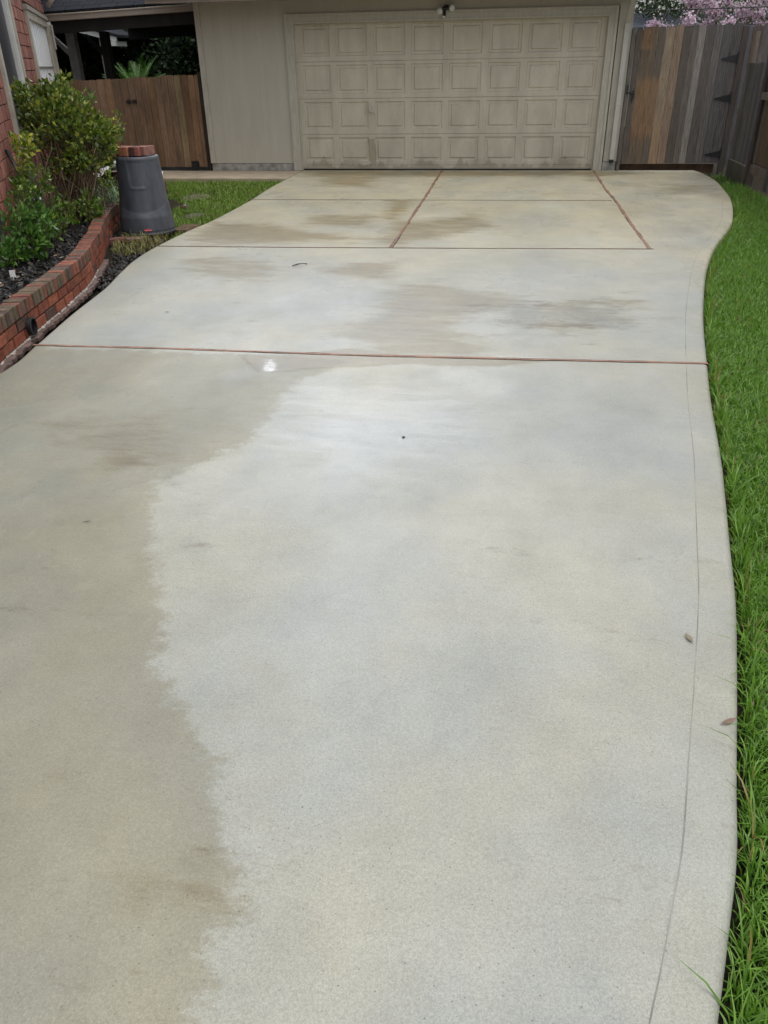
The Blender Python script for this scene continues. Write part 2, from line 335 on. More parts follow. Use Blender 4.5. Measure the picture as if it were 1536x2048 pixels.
# bullnosed rims: add 4 extra columns each side
r_ = .022; angs = np.array([0, 30, 60, 90])*math.pi/180
def rimcols(xe, sgn):
    cols = [(xe+sgn*(r_*math.sin(a)-r_), -(r_-r_*math.cos(a))) for a in angs]; cols.append((xe, np.full_like(xe, -.1))); return cols
X[:, 0] += r_; X[:, -1] -= r_
cl = rimcols(xl, -1); cr = rimcols(xr, 1)
XX = np.concatenate([np.stack([c[0]+0*xl for c in cl[::-1]], 1)[:, :-1], X, np.stack([c[0]+0*xr for c in cr], 1)[:, 1:]], 1)
ZZ = np.concatenate([np.stack([c[1]+0*xl for c in cl[::-1]], 1)[:, :-1], np.zeros_like(X), np.stack([c[1]+0*xr for c in cr], 1)[:, 1:]], 1)
YY = np.repeat(yv[:, None], XX.shape[1], 1); nu = XX.shape[1]
Vd = np.stack([XX, YY, ZZ], -1).reshape(-1, 3)
idx = np.arange(NV*nu).reshape(NV, nu)
Fd = np.stack([idx[:-1, :-1], idx[1:, :-1], idx[1:, 1:], idx[:-1, 1:]], -1).reshape(-1, 4)
A = [(2.62, -9.66), (2.48, -9.88), (2.39, -10.03), (2.36, -10.26), (2.34, -10.44), (2.34, -10.68), (2.35, -10.89), (2.24, -11.01), (2.19, -11.15), (2.09, -11.27), (2.03, -11.35), (2.12, -11.54), (2.18, -11.7), (2.26, -11.88), (2.36, -12.1), (2.46, -12.26), (2.52, -12.41), (2.56, -12.52), (2.64, -12.64), (2.75, -12.75), (2.83, -12.83), (2.87, -12.92), (2.91, -13.03), (2.94, -13.09), (3.01, -13.15), (3.01, -13.21), (3.03, -13.26), (3.0, -13.31), (3.01, -13.36), (3.04, -13.39), (3.01, -13.43), (3.02, -13.49), (3.06, -13.68), (3.1, -15), (-1.5, -15), (-.8, -11.28), (-.01, -10.26), (.2, -9.6), (1.3, -9.6), (1.98, -9.62)]
ST = [  # damp brownish patches: outline, softness (m), strength
 ([(2.48, -9.08), (2.6, -8.77), (2.72, -8.57), (2.63, -8.08), (2.69, -7.75), (2.93, -7.65), (3.2, -7.95), (3.51, -8.0), (3.74, -8.18), (3.56, -8.32), (3.3, -8.52), (3.17, -8.72), (3.19, -8.9), (3.37, -9.27), (3.35, -9.45), (3.1, -9.52), (2.88, -9.47), (2.76, -9.33)], .34, 1),
 ([(2.21, -6.95), (2.57, -6.82), (2.59, -7.32), (2.5, -7.6), (2.03, -7.42), (1.9, -7.24)], .25, .75),
 ([(.52, -6.97), (.79, -6.73), (1.34, -6.91), (1.59, -7.49), (1.38, -7.68), (1.19, -7.79), (.79, -7.55)], .3, .72),
 ([(3.67, -8.86), (3.88, -8.66), (4.18, -8.69), (4.2, -8.87), (3.93, -8.98)], .12, .6),
 ([(1.9, -9.62), (2.17, -9.6), (2.58, -9.42), (2.92, -9.5), (3.54, -9.5), (3.93, -9.5), (3.54, -9.66), (2.94, -9.68), (2.46, -9.82), (2.1, -9.9)], .05, 1),
 ([(.07, -5.76), (.14, -5.0), (.85, -5.12), (1.77, -5.66), (2.35, -5.9), (1.43, -6.08), (.4, -6.23)], .35, .85),
 ([(2.53, -4.72), (3.21, -4.35), (3.46, -5.14), (2.95, -5.6), (2.5, -6.27), (2.18, -6.16), (2.24, -4.73)], .3, .72),
 ([(1.16, -4.44), (2.02, -4.4), (2.02, -5.22), (1.19, -5.11)], .3, .7),
 ([(.44, -.62), (1.46, -.74), (1.51, -2.06), (.73, -1.92)], .4, .72),
 ([(1.97, -3.23), (2.33, -3.13), (2.3, -4.73), (2.07, -4.74)], .2, .7),
 ([(.1, -.1), (2.42, -.1), (4.9, -.1), (6, -.3), (5, -.7), (2.3, -.85), (.33, -.88)], .3, .75),
 ([(3.13, -8.18), (3.52, -8.12), (4.65, -8.06), (4.55, -8.23), (3.88, -8.43)], .2, .5),
 ([(1.21, -10.73), (1.8, -10.6), (2.11, -11.26), (1.75, -11.36)], .3, .5),
 ([(2.69, -13.17), (2.95, -13.12), (3.02, -13.25), (2.78, -13.29)], .1, .5)]
PD = [([(2.06, -9.70), (2.14, -9.62), (2.22, -9.86), (2.19, -9.95), (2.11, -9.91)], .05, .8), ([(3.45, -9.475), (3.6, -9.465), (3.82, -9.465), (3.95, -9.49), (3.81, -9.52), (3.5, -9.52)], .03, .8),
      ([(3.68, -8.79), (3.87, -8.8), (4.2, -8.8), (4.15, -9.03), (3.8, -9.02)], .16, .5)]
DK = [([(5.79, -1.5), (6.36, -1.8), (6.27, -2.57), (5.56, -2.59)], .5, .8), ([(3.3, -8.3), (4.2, -8.15), (4.6, -8.45), (4.3, -8.9), (3.5, -8.85)], .35, .75), ([(4.7, -.6), (5.0, -.6), (5.0, -1.6), (4.6, -1.4)], .2, .5)]
vx, vy = Vd[:, 0], Vd[:, 1]
wetedge = np.clip(seg_sd(vx, vy, A), -.5, .5)
def soft(lst):
    o = np.zeros(len(vx))
    for pl, sf, stg in lst:
        d = seg_sd(vx, vy, pl); t = np.clip(.5-d/(2*sf), 0, 1); o = np.maximum(o, stg*t*t*(3-2*t))
    return o
xr_v = np.repeat(xr[:, None], nu, 1).ravel()
de = xr_v-vx
band = (np.clip(1-np.abs(vx-2.41)/.14*1.0, 0, 1) > .05)*(vy > -6.3)*.6+(np.abs(vx-4.9) < .13)*(vy > -6.2)*.6+((de < .125) & (de > .004))*.9
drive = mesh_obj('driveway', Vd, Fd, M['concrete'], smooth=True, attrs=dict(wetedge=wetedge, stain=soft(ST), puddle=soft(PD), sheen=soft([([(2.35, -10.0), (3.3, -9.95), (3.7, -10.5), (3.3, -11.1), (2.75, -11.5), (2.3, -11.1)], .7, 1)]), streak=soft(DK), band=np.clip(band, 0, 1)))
tag(drive, kind='structure')
def strip(pts, wd, z, name, m, col=(1, 1, 1), wob=.003):
    mb = MB(); P = []
    for (a, b) in zip(pts[:-1], pts[1:]):
        n = max(2, int(math.dist(a, b)/.12))
        for i in range(n): P.append((a[0]+(b[0]-a[0])*i/n, a[1]+(b[1]-a[1])*i/n))
    P.append(pts[-1]); vs = []; rr = random.Random(len(P)*7+int(wd*1e4))
    for i, p in enumerate(P):
        q = P[min(i+1, len(P)-1)]; o = P[max(i-1, 0)]; t = Vector((q[0]-o[0], q[1]-o[1], 0)).normalized(); nn = Vector((-t.y, t.x, 0))
        ww = wd*(1+rr.uniform(-.25, .25)); off = rr.uniform(-wob, wob)
        for s_ in (-.5, .5): vs.append((p[0]+nn.x*(ww*s_+off), p[1]+nn.y*(ww*s_+off), z))
    n = len(P); b = [(v[0], v[1], z-.012) for v in vs]
    fs = [(2*i, 2*i+2, 2*i+3, 2*i+1) for i in range(n-1)]+[(2*i, 2*i+2*n, 2*i+2+2*n, 2*i+2) for i in range(n-1)]+[(2*i+1, 2*i+3, 2*i+3+2*n, 2*i+1+2*n) for i in range(n-1)]
    mb.add(vs+b, fs, col); return mb.build(name, m, drive)
M['joint'] = simple('joint_wood', (.25, .13, .08), .6, .5, 12, .6, 60, .003, True)
M['joint_dark'] = simple('joint_shadow_gap', (.03, .02, .015), .8, .3)
JT = [[(.44, -9.55), (1.4, -9.535), (2.6, -9.545), (3.7, -9.52), (4.78, -9.49)], [(-.02, -6.36), (1.5, -6.33), (3, -6.27), (4.95, -6.18)], [(.03, -3.27), (4.86, -3.18)], [(2.41, -.03), (2.42, -3.2), (2.41, -6.30)], [(4.90, -.03), (4.88, -2.2), (4.91, -3.2), (4.90, -4.8), (4.91, -6.17)]]
for i, j in enumerate(JT):
    wd = (.024, .02, .016, .024, .024)[i]
    strip(j, wd+.010, .0012, 'joint_gap', M['joint_dark']); strip(j, wd, .003, 'joint_strip', M['joint'], (1, 1, 1) if i in (0, 3, 4) else (.55, .6, .6))
yy = np.linspace(-3.2, -16, 90); strip([(float(interp(EDGE_R, y))-.125, float(y)) for y in yy], .0028, .0012, 'tooled_line', simple('tooled_groove', (.27, .262, .235), .9, .5, 3), wob=.0006)
# strip of tan walkway along the garage
mb = MB(); mb.box(-4.6, -.012, -1.05, -.02, -.1, -.004); wk = mb.build('walkway', M['walk']); tag(wk, kind='structure')

# ------------------------------------------------------------ grass
def blades(pos, h, wdt, cols, lean=.5, z0=-.07):
    n = len(pos); a = rng.uniform(0, 2*np.pi, n); l = rng.uniform(.15, 1, n)**1.2*lean; dx, dy = np.cos(a), np.sin(a)
    pa = a+np.pi/2+rng.normal(0, .5, n); wx, wy = np.cos(pa)*wdt/2, np.sin(pa)*wdt/2
    V = np.zeros((n, 7, 3), np.float32)
    for k, (t, wf) in enumerate(((0, 1), (.38, .95), (.72, .7))):
        cx = pos[:, 0]+dx*h*l*t*t*1.1; cy = pos[:, 1]+dy*h*l*t*t*1.1; cz = z0+h*t*(1-.28*l*t)
        V[:, 2*k, 0] = cx-wx*wf; V[:, 2*k, 1] = cy-wy*wf; V[:, 2*k, 2] = cz; V[:, 2*k+1, 0] = cx+wx*wf; V[:, 2*k+1, 1] = cy+wy*wf; V[:, 2*k+1, 2] = cz
    V[:, 6, 0] = pos[:, 0]+dx*h*l*1.15; V[:, 6, 1] = pos[:, 1]+dy*h*l*1.15; V[:, 6, 2] = z0+h*(1-.4*l)
    b = (np.arange(n)*7)[:, None]
    F = np.concatenate([b+np.array([[0, 1, 3, 2]]), b+np.array([[2, 3, 5, 4]]), b+np.array([[4, 5, 6, 6]])], 0)
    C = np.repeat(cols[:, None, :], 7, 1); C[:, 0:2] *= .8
    return V.reshape(-1, 3), F, C.reshape(-1, 3)
def grass(name, pos, h0, h1, wd, c1, c2, z0=-.07, lean=.8, dry=.03):
    n = len(pos); h = rng.uniform(h0, h1, n); t = rng.uniform(0, 1, (n, 1)); cols = np.array(c1)*(1-t)+np.array(c2)*t
    d = rng.uniform(0, 1, n) < dry; cols[d] = np.array((.30, .22, .09))*rng.uniform(.6, 1.1, (d.sum(), 1))
    V, F, C = blades(pos, h, wd*rng.uniform(.7, 1.3, n), cols, lean, z0)
    tri = F[:, 2] == F[:, 3]
    me_F = [F[~tri], F[tri][:, :3]]
    me = bpy.data.meshes.new(name); nq, ntr = len(me_F[0]), len(me_F[1])
    me.vertices.add(len(V)); me.vertices.foreach_set('co', V.ravel())
    me.loops.add(nq*4+ntr*3); me.loops.foreach_set('vertex_index', np.concatenate([me_F[0].ravel(), me_F[1].ravel()]).astype(np.int32))
    me.polygons.add(nq+ntr); me.polygons.foreach_set('loop_start', np.concatenate([np.arange(nq)*4, nq*4+np.arange(ntr)*3]).astype(np.int32))
    me.polygons.foreach_set('loop_total', np.concatenate([np.full(nq, 4), np.full(ntr, 3)]).astype(np.int32)); me.update(calc_edges=True)
    a_ = me.color_attributes.new('col', 'FLOAT_COLOR', 'POINT'); cc = np.ones((len(V), 4), np.float32); cc[:, :3] = C; a_.data.foreach_set('color', cc.ravel())
    me.materials.append(M['grass']); o = bpy.data.objects.new(name, me); COL.objects.link(o); return o
def scatter(n, x0, x1, y0, y1): return np.stack([rng.uniform(x0, x1, n), rng.uniform(y0, y1, n)], 1)
P = []
for (ya, yb, wdm, dens) in ((-15.2, -11.6, .7, 14500), (-11.6, -9, 1.2, 11500), (-9, -6, 1.6, 9000), (-6, -3, 1.9, 6500), (-3, -.15, 1.6, 3000)):
    n = int((yb-ya)*wdm*dens); y = rng.uniform(ya, yb, n); x = interp(EDGE_R, y)+.012+rng.uniform(0, wdm, n)
    P.append(np.stack([x, y], 1))
P = np.concatenate(P)
clump = np.sin(P[:, 0]*9+np.sin(P[:, 1]*5)*2)*np.sin(P[:, 1]*8+1)+rng.normal(0, .5, len(P))
keep = (P[:, 0] < np.where(P[:, 1] > -3.6, 6.93, 99)) & (clump > -1.15) & ~((P[:, 1] > -1.3) & (rng.uniform(0, 1, len(P)) < .7)); P = P[keep]
de = P[:, 0]-interp(EDGE_R, P[:, 1]); near = (de > .025) | (rng.uniform(0, 1, len(P)) < .3); P = P[near]
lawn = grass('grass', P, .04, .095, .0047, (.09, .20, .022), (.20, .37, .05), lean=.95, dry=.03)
tag(lawn, 'dense bright green lawn grass beside the right edge of the driveway', 'grass', kind='stuff')
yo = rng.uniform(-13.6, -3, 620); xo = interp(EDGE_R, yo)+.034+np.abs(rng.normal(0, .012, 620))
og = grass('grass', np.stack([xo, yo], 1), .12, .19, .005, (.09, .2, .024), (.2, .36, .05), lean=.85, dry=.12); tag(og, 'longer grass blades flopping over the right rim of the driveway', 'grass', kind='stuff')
Q = scatter(52000, -4.3, .05, -6.4, -1.03); xl_q = interp(EDGE_L, Q[:, 1])
WALLX = [(-.95, -1), (-.88, -4.2), (-.9, -4.8), (-.80, -5.4), (-.62, -6.08), (-.3, -6.8)]
inl = (Q[:, 0] < xl_q-.02) & (Q[:, 0] > np.where(Q[:, 1] > -2.4, -4.2, np.interp(Q[:, 1], [-6.5, -6.08, -5.4, -4.8, -4.2, -3.4, -2.9, -2.4], [-.5, -.6, -.8, -.88, -.8, -.85, -1.2, -1.9])))
bare = ((Q[:, 0]+.95)/.34)**2+((Q[:, 1]+2.65)/.5)**2 < 1; bare2 = ((Q[:, 0]+.41)/.17)**2+((Q[:, 1]+4.2)/.27)**2 < 1
bare3 = ((Q[:, 0]+.44)/.3)**2+((Q[:, 1]+5.5)/.3)**2 < 1
far = (Q[:, 1] < -5.7) & (rng.uniform(0, 1, len(Q)) < .75)
Q = Q[inl & ~(bare & (rng.uniform(0, 1, len(Q)) < .4)) & ~(bare2 & (rng.uniform(0, 1, len(Q)) < .5)) & ~bare3 & ~far]
gl = grass('grass', Q, .035, .08, .006, (.12, .22, .025), (.23, .36, .055), lean=.9, dry=.07)
tag(gl, 'yellowish green patch of lawn between the garden bed and the driveway', 'grass', kind='stuff')

# ------------------------------------------------------------ garden bed and wall
WALL = [(.58, -11.4), (.53, -10.6), (.45, -10.0), (.40, -9.78), (.35, -9.52), (.26, -9.03), (.19, -8.62), (.08, -8.1), (-.02, -7.75), (-.14, -7.42), (-.28, -7.0), (-.45, -6.58), (-.64, -6.08), (-.80, -5.6), (-.92, -5.0), (-.97, -4.4), (-1.0, -3.8), (-1.12, -3.3), (-1.45, -2.85), (-1.9, -2.5), (-2.6, -2.33), (-3.15, -2.25)]
def resample(P, step):
    P = [Vector((*p, 0)) for p in P]; D = []
    for i in range(len(P)-1):
        p0 = P[max(i-1, 0)]; p1 = P[i]; p2 = P[i+1]; p3 = P[min(i+2, len(P)-1)]
        for j in range(10):
            t = j/10; D.append(.5*((2*p1)+(-p0+p2)*t+(2*p0-5*p1+4*p2-p3)*t*t+(-p0+3*p1-3*p2+p3)*t**3))
    D.append(P[-1]); out = []; acc = 0; nxt = 0
    for a, b in zip(D[:-1], D[1:]):
        l = (b-a).length
        while nxt <= acc+l and l > 0:
            t = (nxt-acc)/l; out.append((a.lerp(b, t), (b-a).normalized())); nxt += step
        acc += l
    return out
def bcol(r, kind='red'):
    v = r.uniform(.8, 1.2)
    c = random.Random(r.random()).choice([(.30, .085, .048), (.26, .075, .045), (.34, .11, .06), (.31, .10, .055), (.13, .07, .055)] if kind == 'red' else
        [(.27, .10, .065), (.20, .085, .06), (.16, .115, .075), (.13, .10, .065), (.31, .115, .07), (.115, .075, .06)])
    return tuple(x*v for x in c)
gw = empty('garden_wall', (.3, -8.98, 0), 'low curving red brick garden wall with dark coping bricks beside the driveway', 'garden wall')
rr = random.Random(3)
def framed(p, t, z=0): n = Vector((t.y, -t.x, 0)); return Matrix(((t.x, n.x, 0, p.x), (t.y, n.y, 0, p.y), (0, 0, 1, z), (0, 0, 0, 1)))   # +y local = out towards the driveway
mb = MB()
for p, t in resample(WALL, .0705):
    d = rr.uniform(-.004, .004); mb.box(-.0298, .0298, -.115+d, .006+d, .158, .250+rr.uniform(-.003, .003), bcol(rr, 'cop'), framed(p, t)@Matrix.Rotation(rr.uniform(-.02, .02), 4, 'Z'))
mb.build('coping', M['brick_wet'], gw, bevel=.004)
mb = MB()
for row, off in ((0, .02), (1, .12)):
    for p, t in resample(WALL, .207):
        p2 = p+t*off; mb.box(-.094, .094, -.09, rr.uniform(-.004, 0), 0+row*.078, 0+row*.078+.066, bcol(rr), framed(p2, t))
mb.build('brick_course', M['brick_wet'], gw, bevel=.004)
mb = MB()
for p, t in resample(WALL, .1): mb.box(-.056, .056, -.10, -.016, -.08, .226, M=framed(p, t))
mb.build('mortar_core', M['mortar'], gw)
mb = MB()
for p, t in resample(WALL[:11], .05): mb.box(-.03, .03, -.02, .05+rr.uniform(-.014, .014), -.03, -.004+rr.uniform(-.001, .001), M=framed(p, t))
mb.build('footing', M['footing'], gw)
mb = MB()
for p, t in resample(WALL[1:10], .02):
    if rr.random() < .62: mb.box(-.012, .012, .001,   .003+rr.random()**3*.022, -.006, .002+rr.random()**3*.006, M=framed(p, t))
mb.build('efflorescence', M['mortar_light'], gw)
# round black drain outlet let into the wall
dr = empty('drain_pipe', (.40, -9.36, .09), 'round black drain pipe end sticking out of the brick garden wall', 'drain pipe')
pt = [q for q in resample(WALL, .02) if q[0].y > -9.37][0]; Mx = framed(pt[0], pt[1], .07)
mb = MB(); mb.tube([Mx@Vector((0, -.05, 0)), Mx@Vector((0, .035, 0))], .056, 28, caps=False); mb.tube([Mx@Vector((0, .034, 0)), Mx@Vector((0, -.05, 0))], .05, 28, caps=False)
mb.build('pipe', M['black_metal'], dr, smooth=True)
mb = MB(); mb.lathe([(.056, 0), (.062, .003), (.062, .012), (.05, .014)], 28); o = mb.build('flange', M['black_metal'], dr)
for v in o.data.vertices: c = v.co; v.co = Mx@Vector((c.x, .022+c.z, c.y))
mb = MB(); mb.lathe([(.0005, 0), (.05, 0)], 28); o = mb.build('pipe_interior', simple('pipe_dark', (.004, .004, .004), .7), dr)
for v in o.data.vertices: c = v.co; v.co = Mx@Vector((c.x, .004, c.y))

# mulch sheet
def sheet(name, poly, step, z, amp, m, freq=9., smooth=True):
    P = np.array(poly); x0, y0 = P.min(0); x1, y1 = P.max(0); nx, ny = int((x1-x0)/step)+2, int((y1-y0)/step)+2
    gx, gy = np.meshgrid(np.linspace(x0, x1, nx), np.linspace(y0, y1, ny)); s = seg_sd(gx.ravel(), gy.ravel(), poly).reshape(gx.shape)
    r2 = np.random.default_rng(5); gz = np.zeros_like(gx)
    for k in range(5):
        f_ = freq*1.9**k; a, b, c, d = r2.uniform(0, 6.3, 4); gz += amp/1.6**k*(np.sin(gx*f_+a+2*np.sin(gy*f_*.7+b))*np.sin(gy*f_*1.1+c+1.5*np.sin(gx*f_*.8+d)))
    gz += r2.normal(0, amp*.35, gx.shape)
    idx = np.arange(nx*ny).reshape(ny, nx); q = np.stack([idx[:-1, :-1], idx[:-1, 1:], idx[1:, 1:], idx[1:, :-1]], -1).reshape(-1, 4)
    ins = (s.ravel()[q] < 0).all(1)
    o = mesh_obj(name, np.stack([gx, gy, z+gz], -1).reshape(-1, 3), q[ins], m, smooth=smooth); return o
HC = Vector((-4.2, 0, 0)); HD = Vector((-.415, .91, 0)).normalized()   # house wall line, corner and direction (going away)
inner = [(p.x-.10*t.y, p.y+.10*t.x) for p, t in resample(WALL, .12)]
hq = [(HC-HD*s_) for s_ in (2.3, 6, 8.9)]
bedpoly = [p_ for p_ in inner]+[(q.x-.05, q.y) for q in hq]+[(-1.6, -8.3), (-1.8, -9.6), (-1.2, -11.6)]
bed = sheet('mulch_bed', bedpoly, .035, .185, .011, M['mulch'], 9); tag(bed, kind='structure')
# mulch chips
def shards(n, poly, z, size, cols, name, m, flat=.5, zj=.012):
    P = np.array(poly); x0, y0 = P.min(0); x1, y1 = P.max(0); pts = scatter(n*3, x0, x1, y0, y1); pts = pts[seg_sd(pts[:, 0], pts[:, 1], poly) < -.01][:n]; n = len(pts)
    a = rng.uniform(0, 6.28, n); tl = rng.normal(0, flat, n); L_ = size*rng.uniform(.5, 1.6, n); W_ = L_*rng.uniform(.15, .5, n)
    c = np.stack([pts[:, 0], pts[:, 1], z+rng.uniform(0, zj, n)], 1); u = np.stack([np.cos(a)*np.cos(tl), np.sin(a)*np.cos(tl), np.sin(tl)], 1)*L_[:, None]; v = np.stack([-np.sin(a), np.cos(a), rng.normal(0, .5, n)], 1)*W_[:, None]
    V = np.stack([c-u-v*.6, c+u*.9-v, c+u+v*.7, c-u*.8+v], 1).reshape(-1, 3); F = np.arange(4*n).reshape(n, 4)
    ci = np.array(cols)[rng.integers(0, len(cols), n)]*rng.uniform(.6, 1.4, (n, 1)); return mesh_obj(name, V, F, m, col=np.repeat(ci, 4, 0))
ch = shards(16000, bedpoly, .19, .017, [(.012, .010, .009)]*8+[(.03, .022, .017), (.05, .037, .027)], 'mulch_chips', M['mulchchip']); tag(ch, 'black shredded bark mulch covering the raised garden bed', 'mulch', kind='stuff')
# soil pocket with clods between wall and driveway
soilpoly = [(.24, -8.1), (.05, -7.86), (-.06, -7.5), (-.14, -7.2), (-.24, -6.9), (-.42, -6.5), (-.6, -6.05), (-.5, -5.75), (-.1, -5.8), (-.02, -6.2), (-.02, -6.5), (.0, -7.0), (.11, -7.6)]
so = sheet('soil', soilpoly, .014, -.032, .011, M['soilclod'], 16, False); tag(so, kind='structure')
cl = shards(2600, soilpoly, -.03, .016, [(.02, .017, .015)]*5+[(.05, .035, .025)], 'soil_clods', M['mulchchip'], .7, .02); tag(cl, 'clumps of wet black soil between the brick wall and driveway', 'soil', kind='stuff')
dq = scatter(700, -.62, .0, -6.75, -5.75); dq = dq[(seg_sd(dq[:, 0], dq[:, 1], soilpoly) < 0)]
gd = grass('grass', dq, .05, .12, .006, (.22, .24, .06), (.34, .32, .12), z0=-.03, lean=1.0, dry=.35); tag(gd, 'sparse dry yellow grass tuft in front of the grey bin', 'grass', kind='stuff')

# ------------------------------------------------------------ garage
ga = empty('garage', (2.4, 0, 0), 'beige wood sided garage with one wide panelled door', 'garage')
W_ = 4.877; ZT = 2.14; ZS = 2.46; GL, GR = -1.62, 5.24
mb = MB(); sr = random.Random(11)
def siding(x0, x1, z0, z1):
    x = x0; i = 0; ws = [.20, .10, .20, .20]
    while x < x1-1e-4:
        wd = min(ws[i % 4], x1-x); v = sr.uniform(.985, 1.015); mb.box(x+.0015, x+wd-.0015, -.006, 0, z0, z1, (v, v, v)); x += wd; i += 1
    mb.box(x0, x1, -.004, .1, z0+.002, z1-.002, (.95, .95, .95))
siding(GL+.09, -.135, .115, ZS); siding(-.135, 5.03, 2.27, ZS)
mb.build('siding', M['siding'], ga)
mb = MB(); mb.box(GL+.0, GL+.09, -.028, .1, .115, ZS); mb.box(5.03, GR, -.022, .1, .14, ZS, (.97, .97, .97)); mb.box(GL+.002, GL+.1, .1, 6, .1, ZS, (.9, .9, .9)); mb.box(GR-.1, GR-.002, .1, 6, .1, ZS, (.9, .9, .9))
mb.build_each('corner_trim', M['trim'], ga, bevel=.003)
mb = MB()   # door casing: flat board, raised outer bead, inner stop
for s_ in (0, 1):
    fx = (lambda x: x) if s_ == 0 else (lambda x: W_-x)
    for a, b, y, z1 in ((-.135, -.095, -.05, 2.275), (-.097, -.03, -.034, 2.237), (-.032, .0, -.042, 2.168), (-.001, .014, .02, ZT+.0)):
        xa, xb = sorted((fx(a), fx(b))); mb.box(xa, xb, y, .1, .0 if s_ == 0 else .0, z1)
for za, zb, y in ((2.235, 2.275, -.052), (2.168, 2.237, -.036), (ZT, 2.17, -.044)): mb.box(-.03 if zb < 2.2 else -.095, W_+(.03 if zb < 2.2 else .095), y, .1, za, zb, (.95, .95, .95))
mb.build('door_casing', M['trim'], ga, bevel=.003)
mb = MB(); mb.box(GL+.01, -.14, -.004, .12, -.06, .11); mb.box(5.02, GR-.01, -.02, .12, -.06, .135)
mb.build_each('foundation', M['concrete_trim'], ga, bevel=.006)
# sectional door
gd_ = []
def panel_section(z0, z1, extra):
    mb = MB(); y0 = .045; cols = 8; sw = W_/cols; b0 = z0+extra
    def rect(xa, xb, za, zb, y): return [(xa, y, za), (xb, y, za), (xb, y, zb), (xa, y, zb)]
    pz0, pz1 = b0+(.075 if not extra else .06), z1-.048
    if extra: mb.box(.004, W_-.004, y0+.001, y0+.03, z0+.01, b0-.004); mb.box(.004, W_-.004, y0+.008, y0+.028, b0-.004, b0+.001)
    # rail faces between panels
    xs = [0.004]+[v for c in range(cols) for v in (c*sw+(.052 if c else .09), (c+1)*sw-(.052 if c < cols-1 else .09))]+[W_-.004]
    zl = b0 if extra else z0+.003; zh = z1-.003
    for (xa, xb) in zip(xs[0::2], xs[1::2]): mb.add(rect(xa, xb, zl, zh, y0), [(0, 1, 2, 3)])
    for c in range(cols):
        xa, xb = xs[1+2*c], xs[2+2*c]
        mb.add(rect(xa, xb, zl, pz0, y0), [(0, 1, 2, 3)]); mb.add(rect(xa, xb, pz1, zh, y0), [(0, 1, 2, 3)])
        rings = [(0, 0), (.008, .016), (.042, .018), (.056, .002), (.062, .003)]; vs = []
        for ins, dy in rings: vs += rect(xa+ins, xb-ins, pz0+ins, pz1-ins, y0+dy)
        fs = [(4*i+k, 4*i+(k+1) % 4, 4*i+4+(k+1) % 4, 4*i+4+k) for i in range(len(rings)-1) for k in range(4)]+[tuple(4*(len(rings)-1)+k for k in range(4))]
        mb.add(vs, fs)
    # rolled top and bottom lips
    for z, s_ in ((zl, -1), (zh, 1)):
        mb.add([(0.004, y0, z), (W_-.004, y0, z), (W_-.004, y0+.012, z+s_*.003), (.004, y0+.012, z+s_*.003)], [(0, 1, 2, 3)])
    return mb
gdoor = None
zs = [0.012, .555, 1.085, 1.615, 2.16]
for i in range(4):
    o = panel_section(zs[i], zs[i+1], .075 if i == 0 else 0).build('door_section', M['door'], ga)
    for g_ in range(1): pass
mb = MB(); mb.box(0, W_, .072, .10, .02, 2.16, (.3, .3, .3)); mb.build('door_backing', M['mortar'], ga)
mb = MB(); mb.box(.004, W_-.004, .04, .075, -.002, .014); mb.build('door_seal', M['black_metal'], ga)
mb = MB(); hx, hz = 1.20, .90     # T handle and lower lift handle
mb.tube([(hx, .045, hz), (hx, -.0, hz)], .009, 10); mb.box(hx-.012, hx+.012, -.008, .006, hz-.01, hz+.11); mb.tube([(hx, -.004, hz), (hx+.09, -.012, hz-.03)], .0085, 8); mb.box(hx-.018, hx+.018, .036, .044, hz-.03, hz+.05)
mb.build('door_handle', M['trim'], ga, bevel=.003)
mb = MB(); mb.tube([(1.0, .043, .10), (1.01, .0, .095), (1.06, -.012, .088), (1.12, -.012, .092), (1.17, .0, .105), (1.18, .043, .11)], .009, 8); mb.box(.985, 1.02, .036, .044, .085, .125); mb.box(1.16, 1.195, .036, .044, .09, .13)
mb.build('door_handle', M['trim'], ga)
# roof, fascia, soffit
mb = MB(); mb.box(GL-.5, GR+.45, -.7, .0, ZS+.0, ZS+.02); mb.build('soffit', M['fascia'], ga)
mb = MB(); mb.box(GL-.5, GR+.45, -.735, -.702, ZS-.035, ZS+.14); mb.build('fascia', M['fascia'], ga, bevel=.003)
mb = MB(); mb.box(GL-.52, GR+.47, -.81, -.736, ZS+.03, ZS+.15); mb.build('gutter', M['fascia'], ga, bevel=.01)
ro = MB(); Mr = Matrix.Translation((0, -.82, ZS+.15))@Matrix.Rotation(R(20), 4, 'X'); ro.box(GL-.55, GR+.5, 0, 4.2, 0, .04, M=Mr)
Mr2 = Matrix.Translation((0, 7.2, ZS+.15))@Matrix.Rotation(R(-20), 4, 'X'); ro.box(GL-.55, GR+.5, -4.1, 0, 0, .04, M=Mr2)
ro.build('roof', M['shingle'], ga)
mb = MB()
for s_ in (GL+.02, GR-.12): mb.prism([(0, 0), (6.4, 0), (3.2, 1.2)], 0, .1, M=Matrix.Translation((s_, .1, ZS))@Matrix(((0, 1, 0, 0), (1, 0, 0, 0), (0, 0, 1, 0), (0, 0, 0, 1))))
mb.build_each('gable_wall', M['siding'], ga)
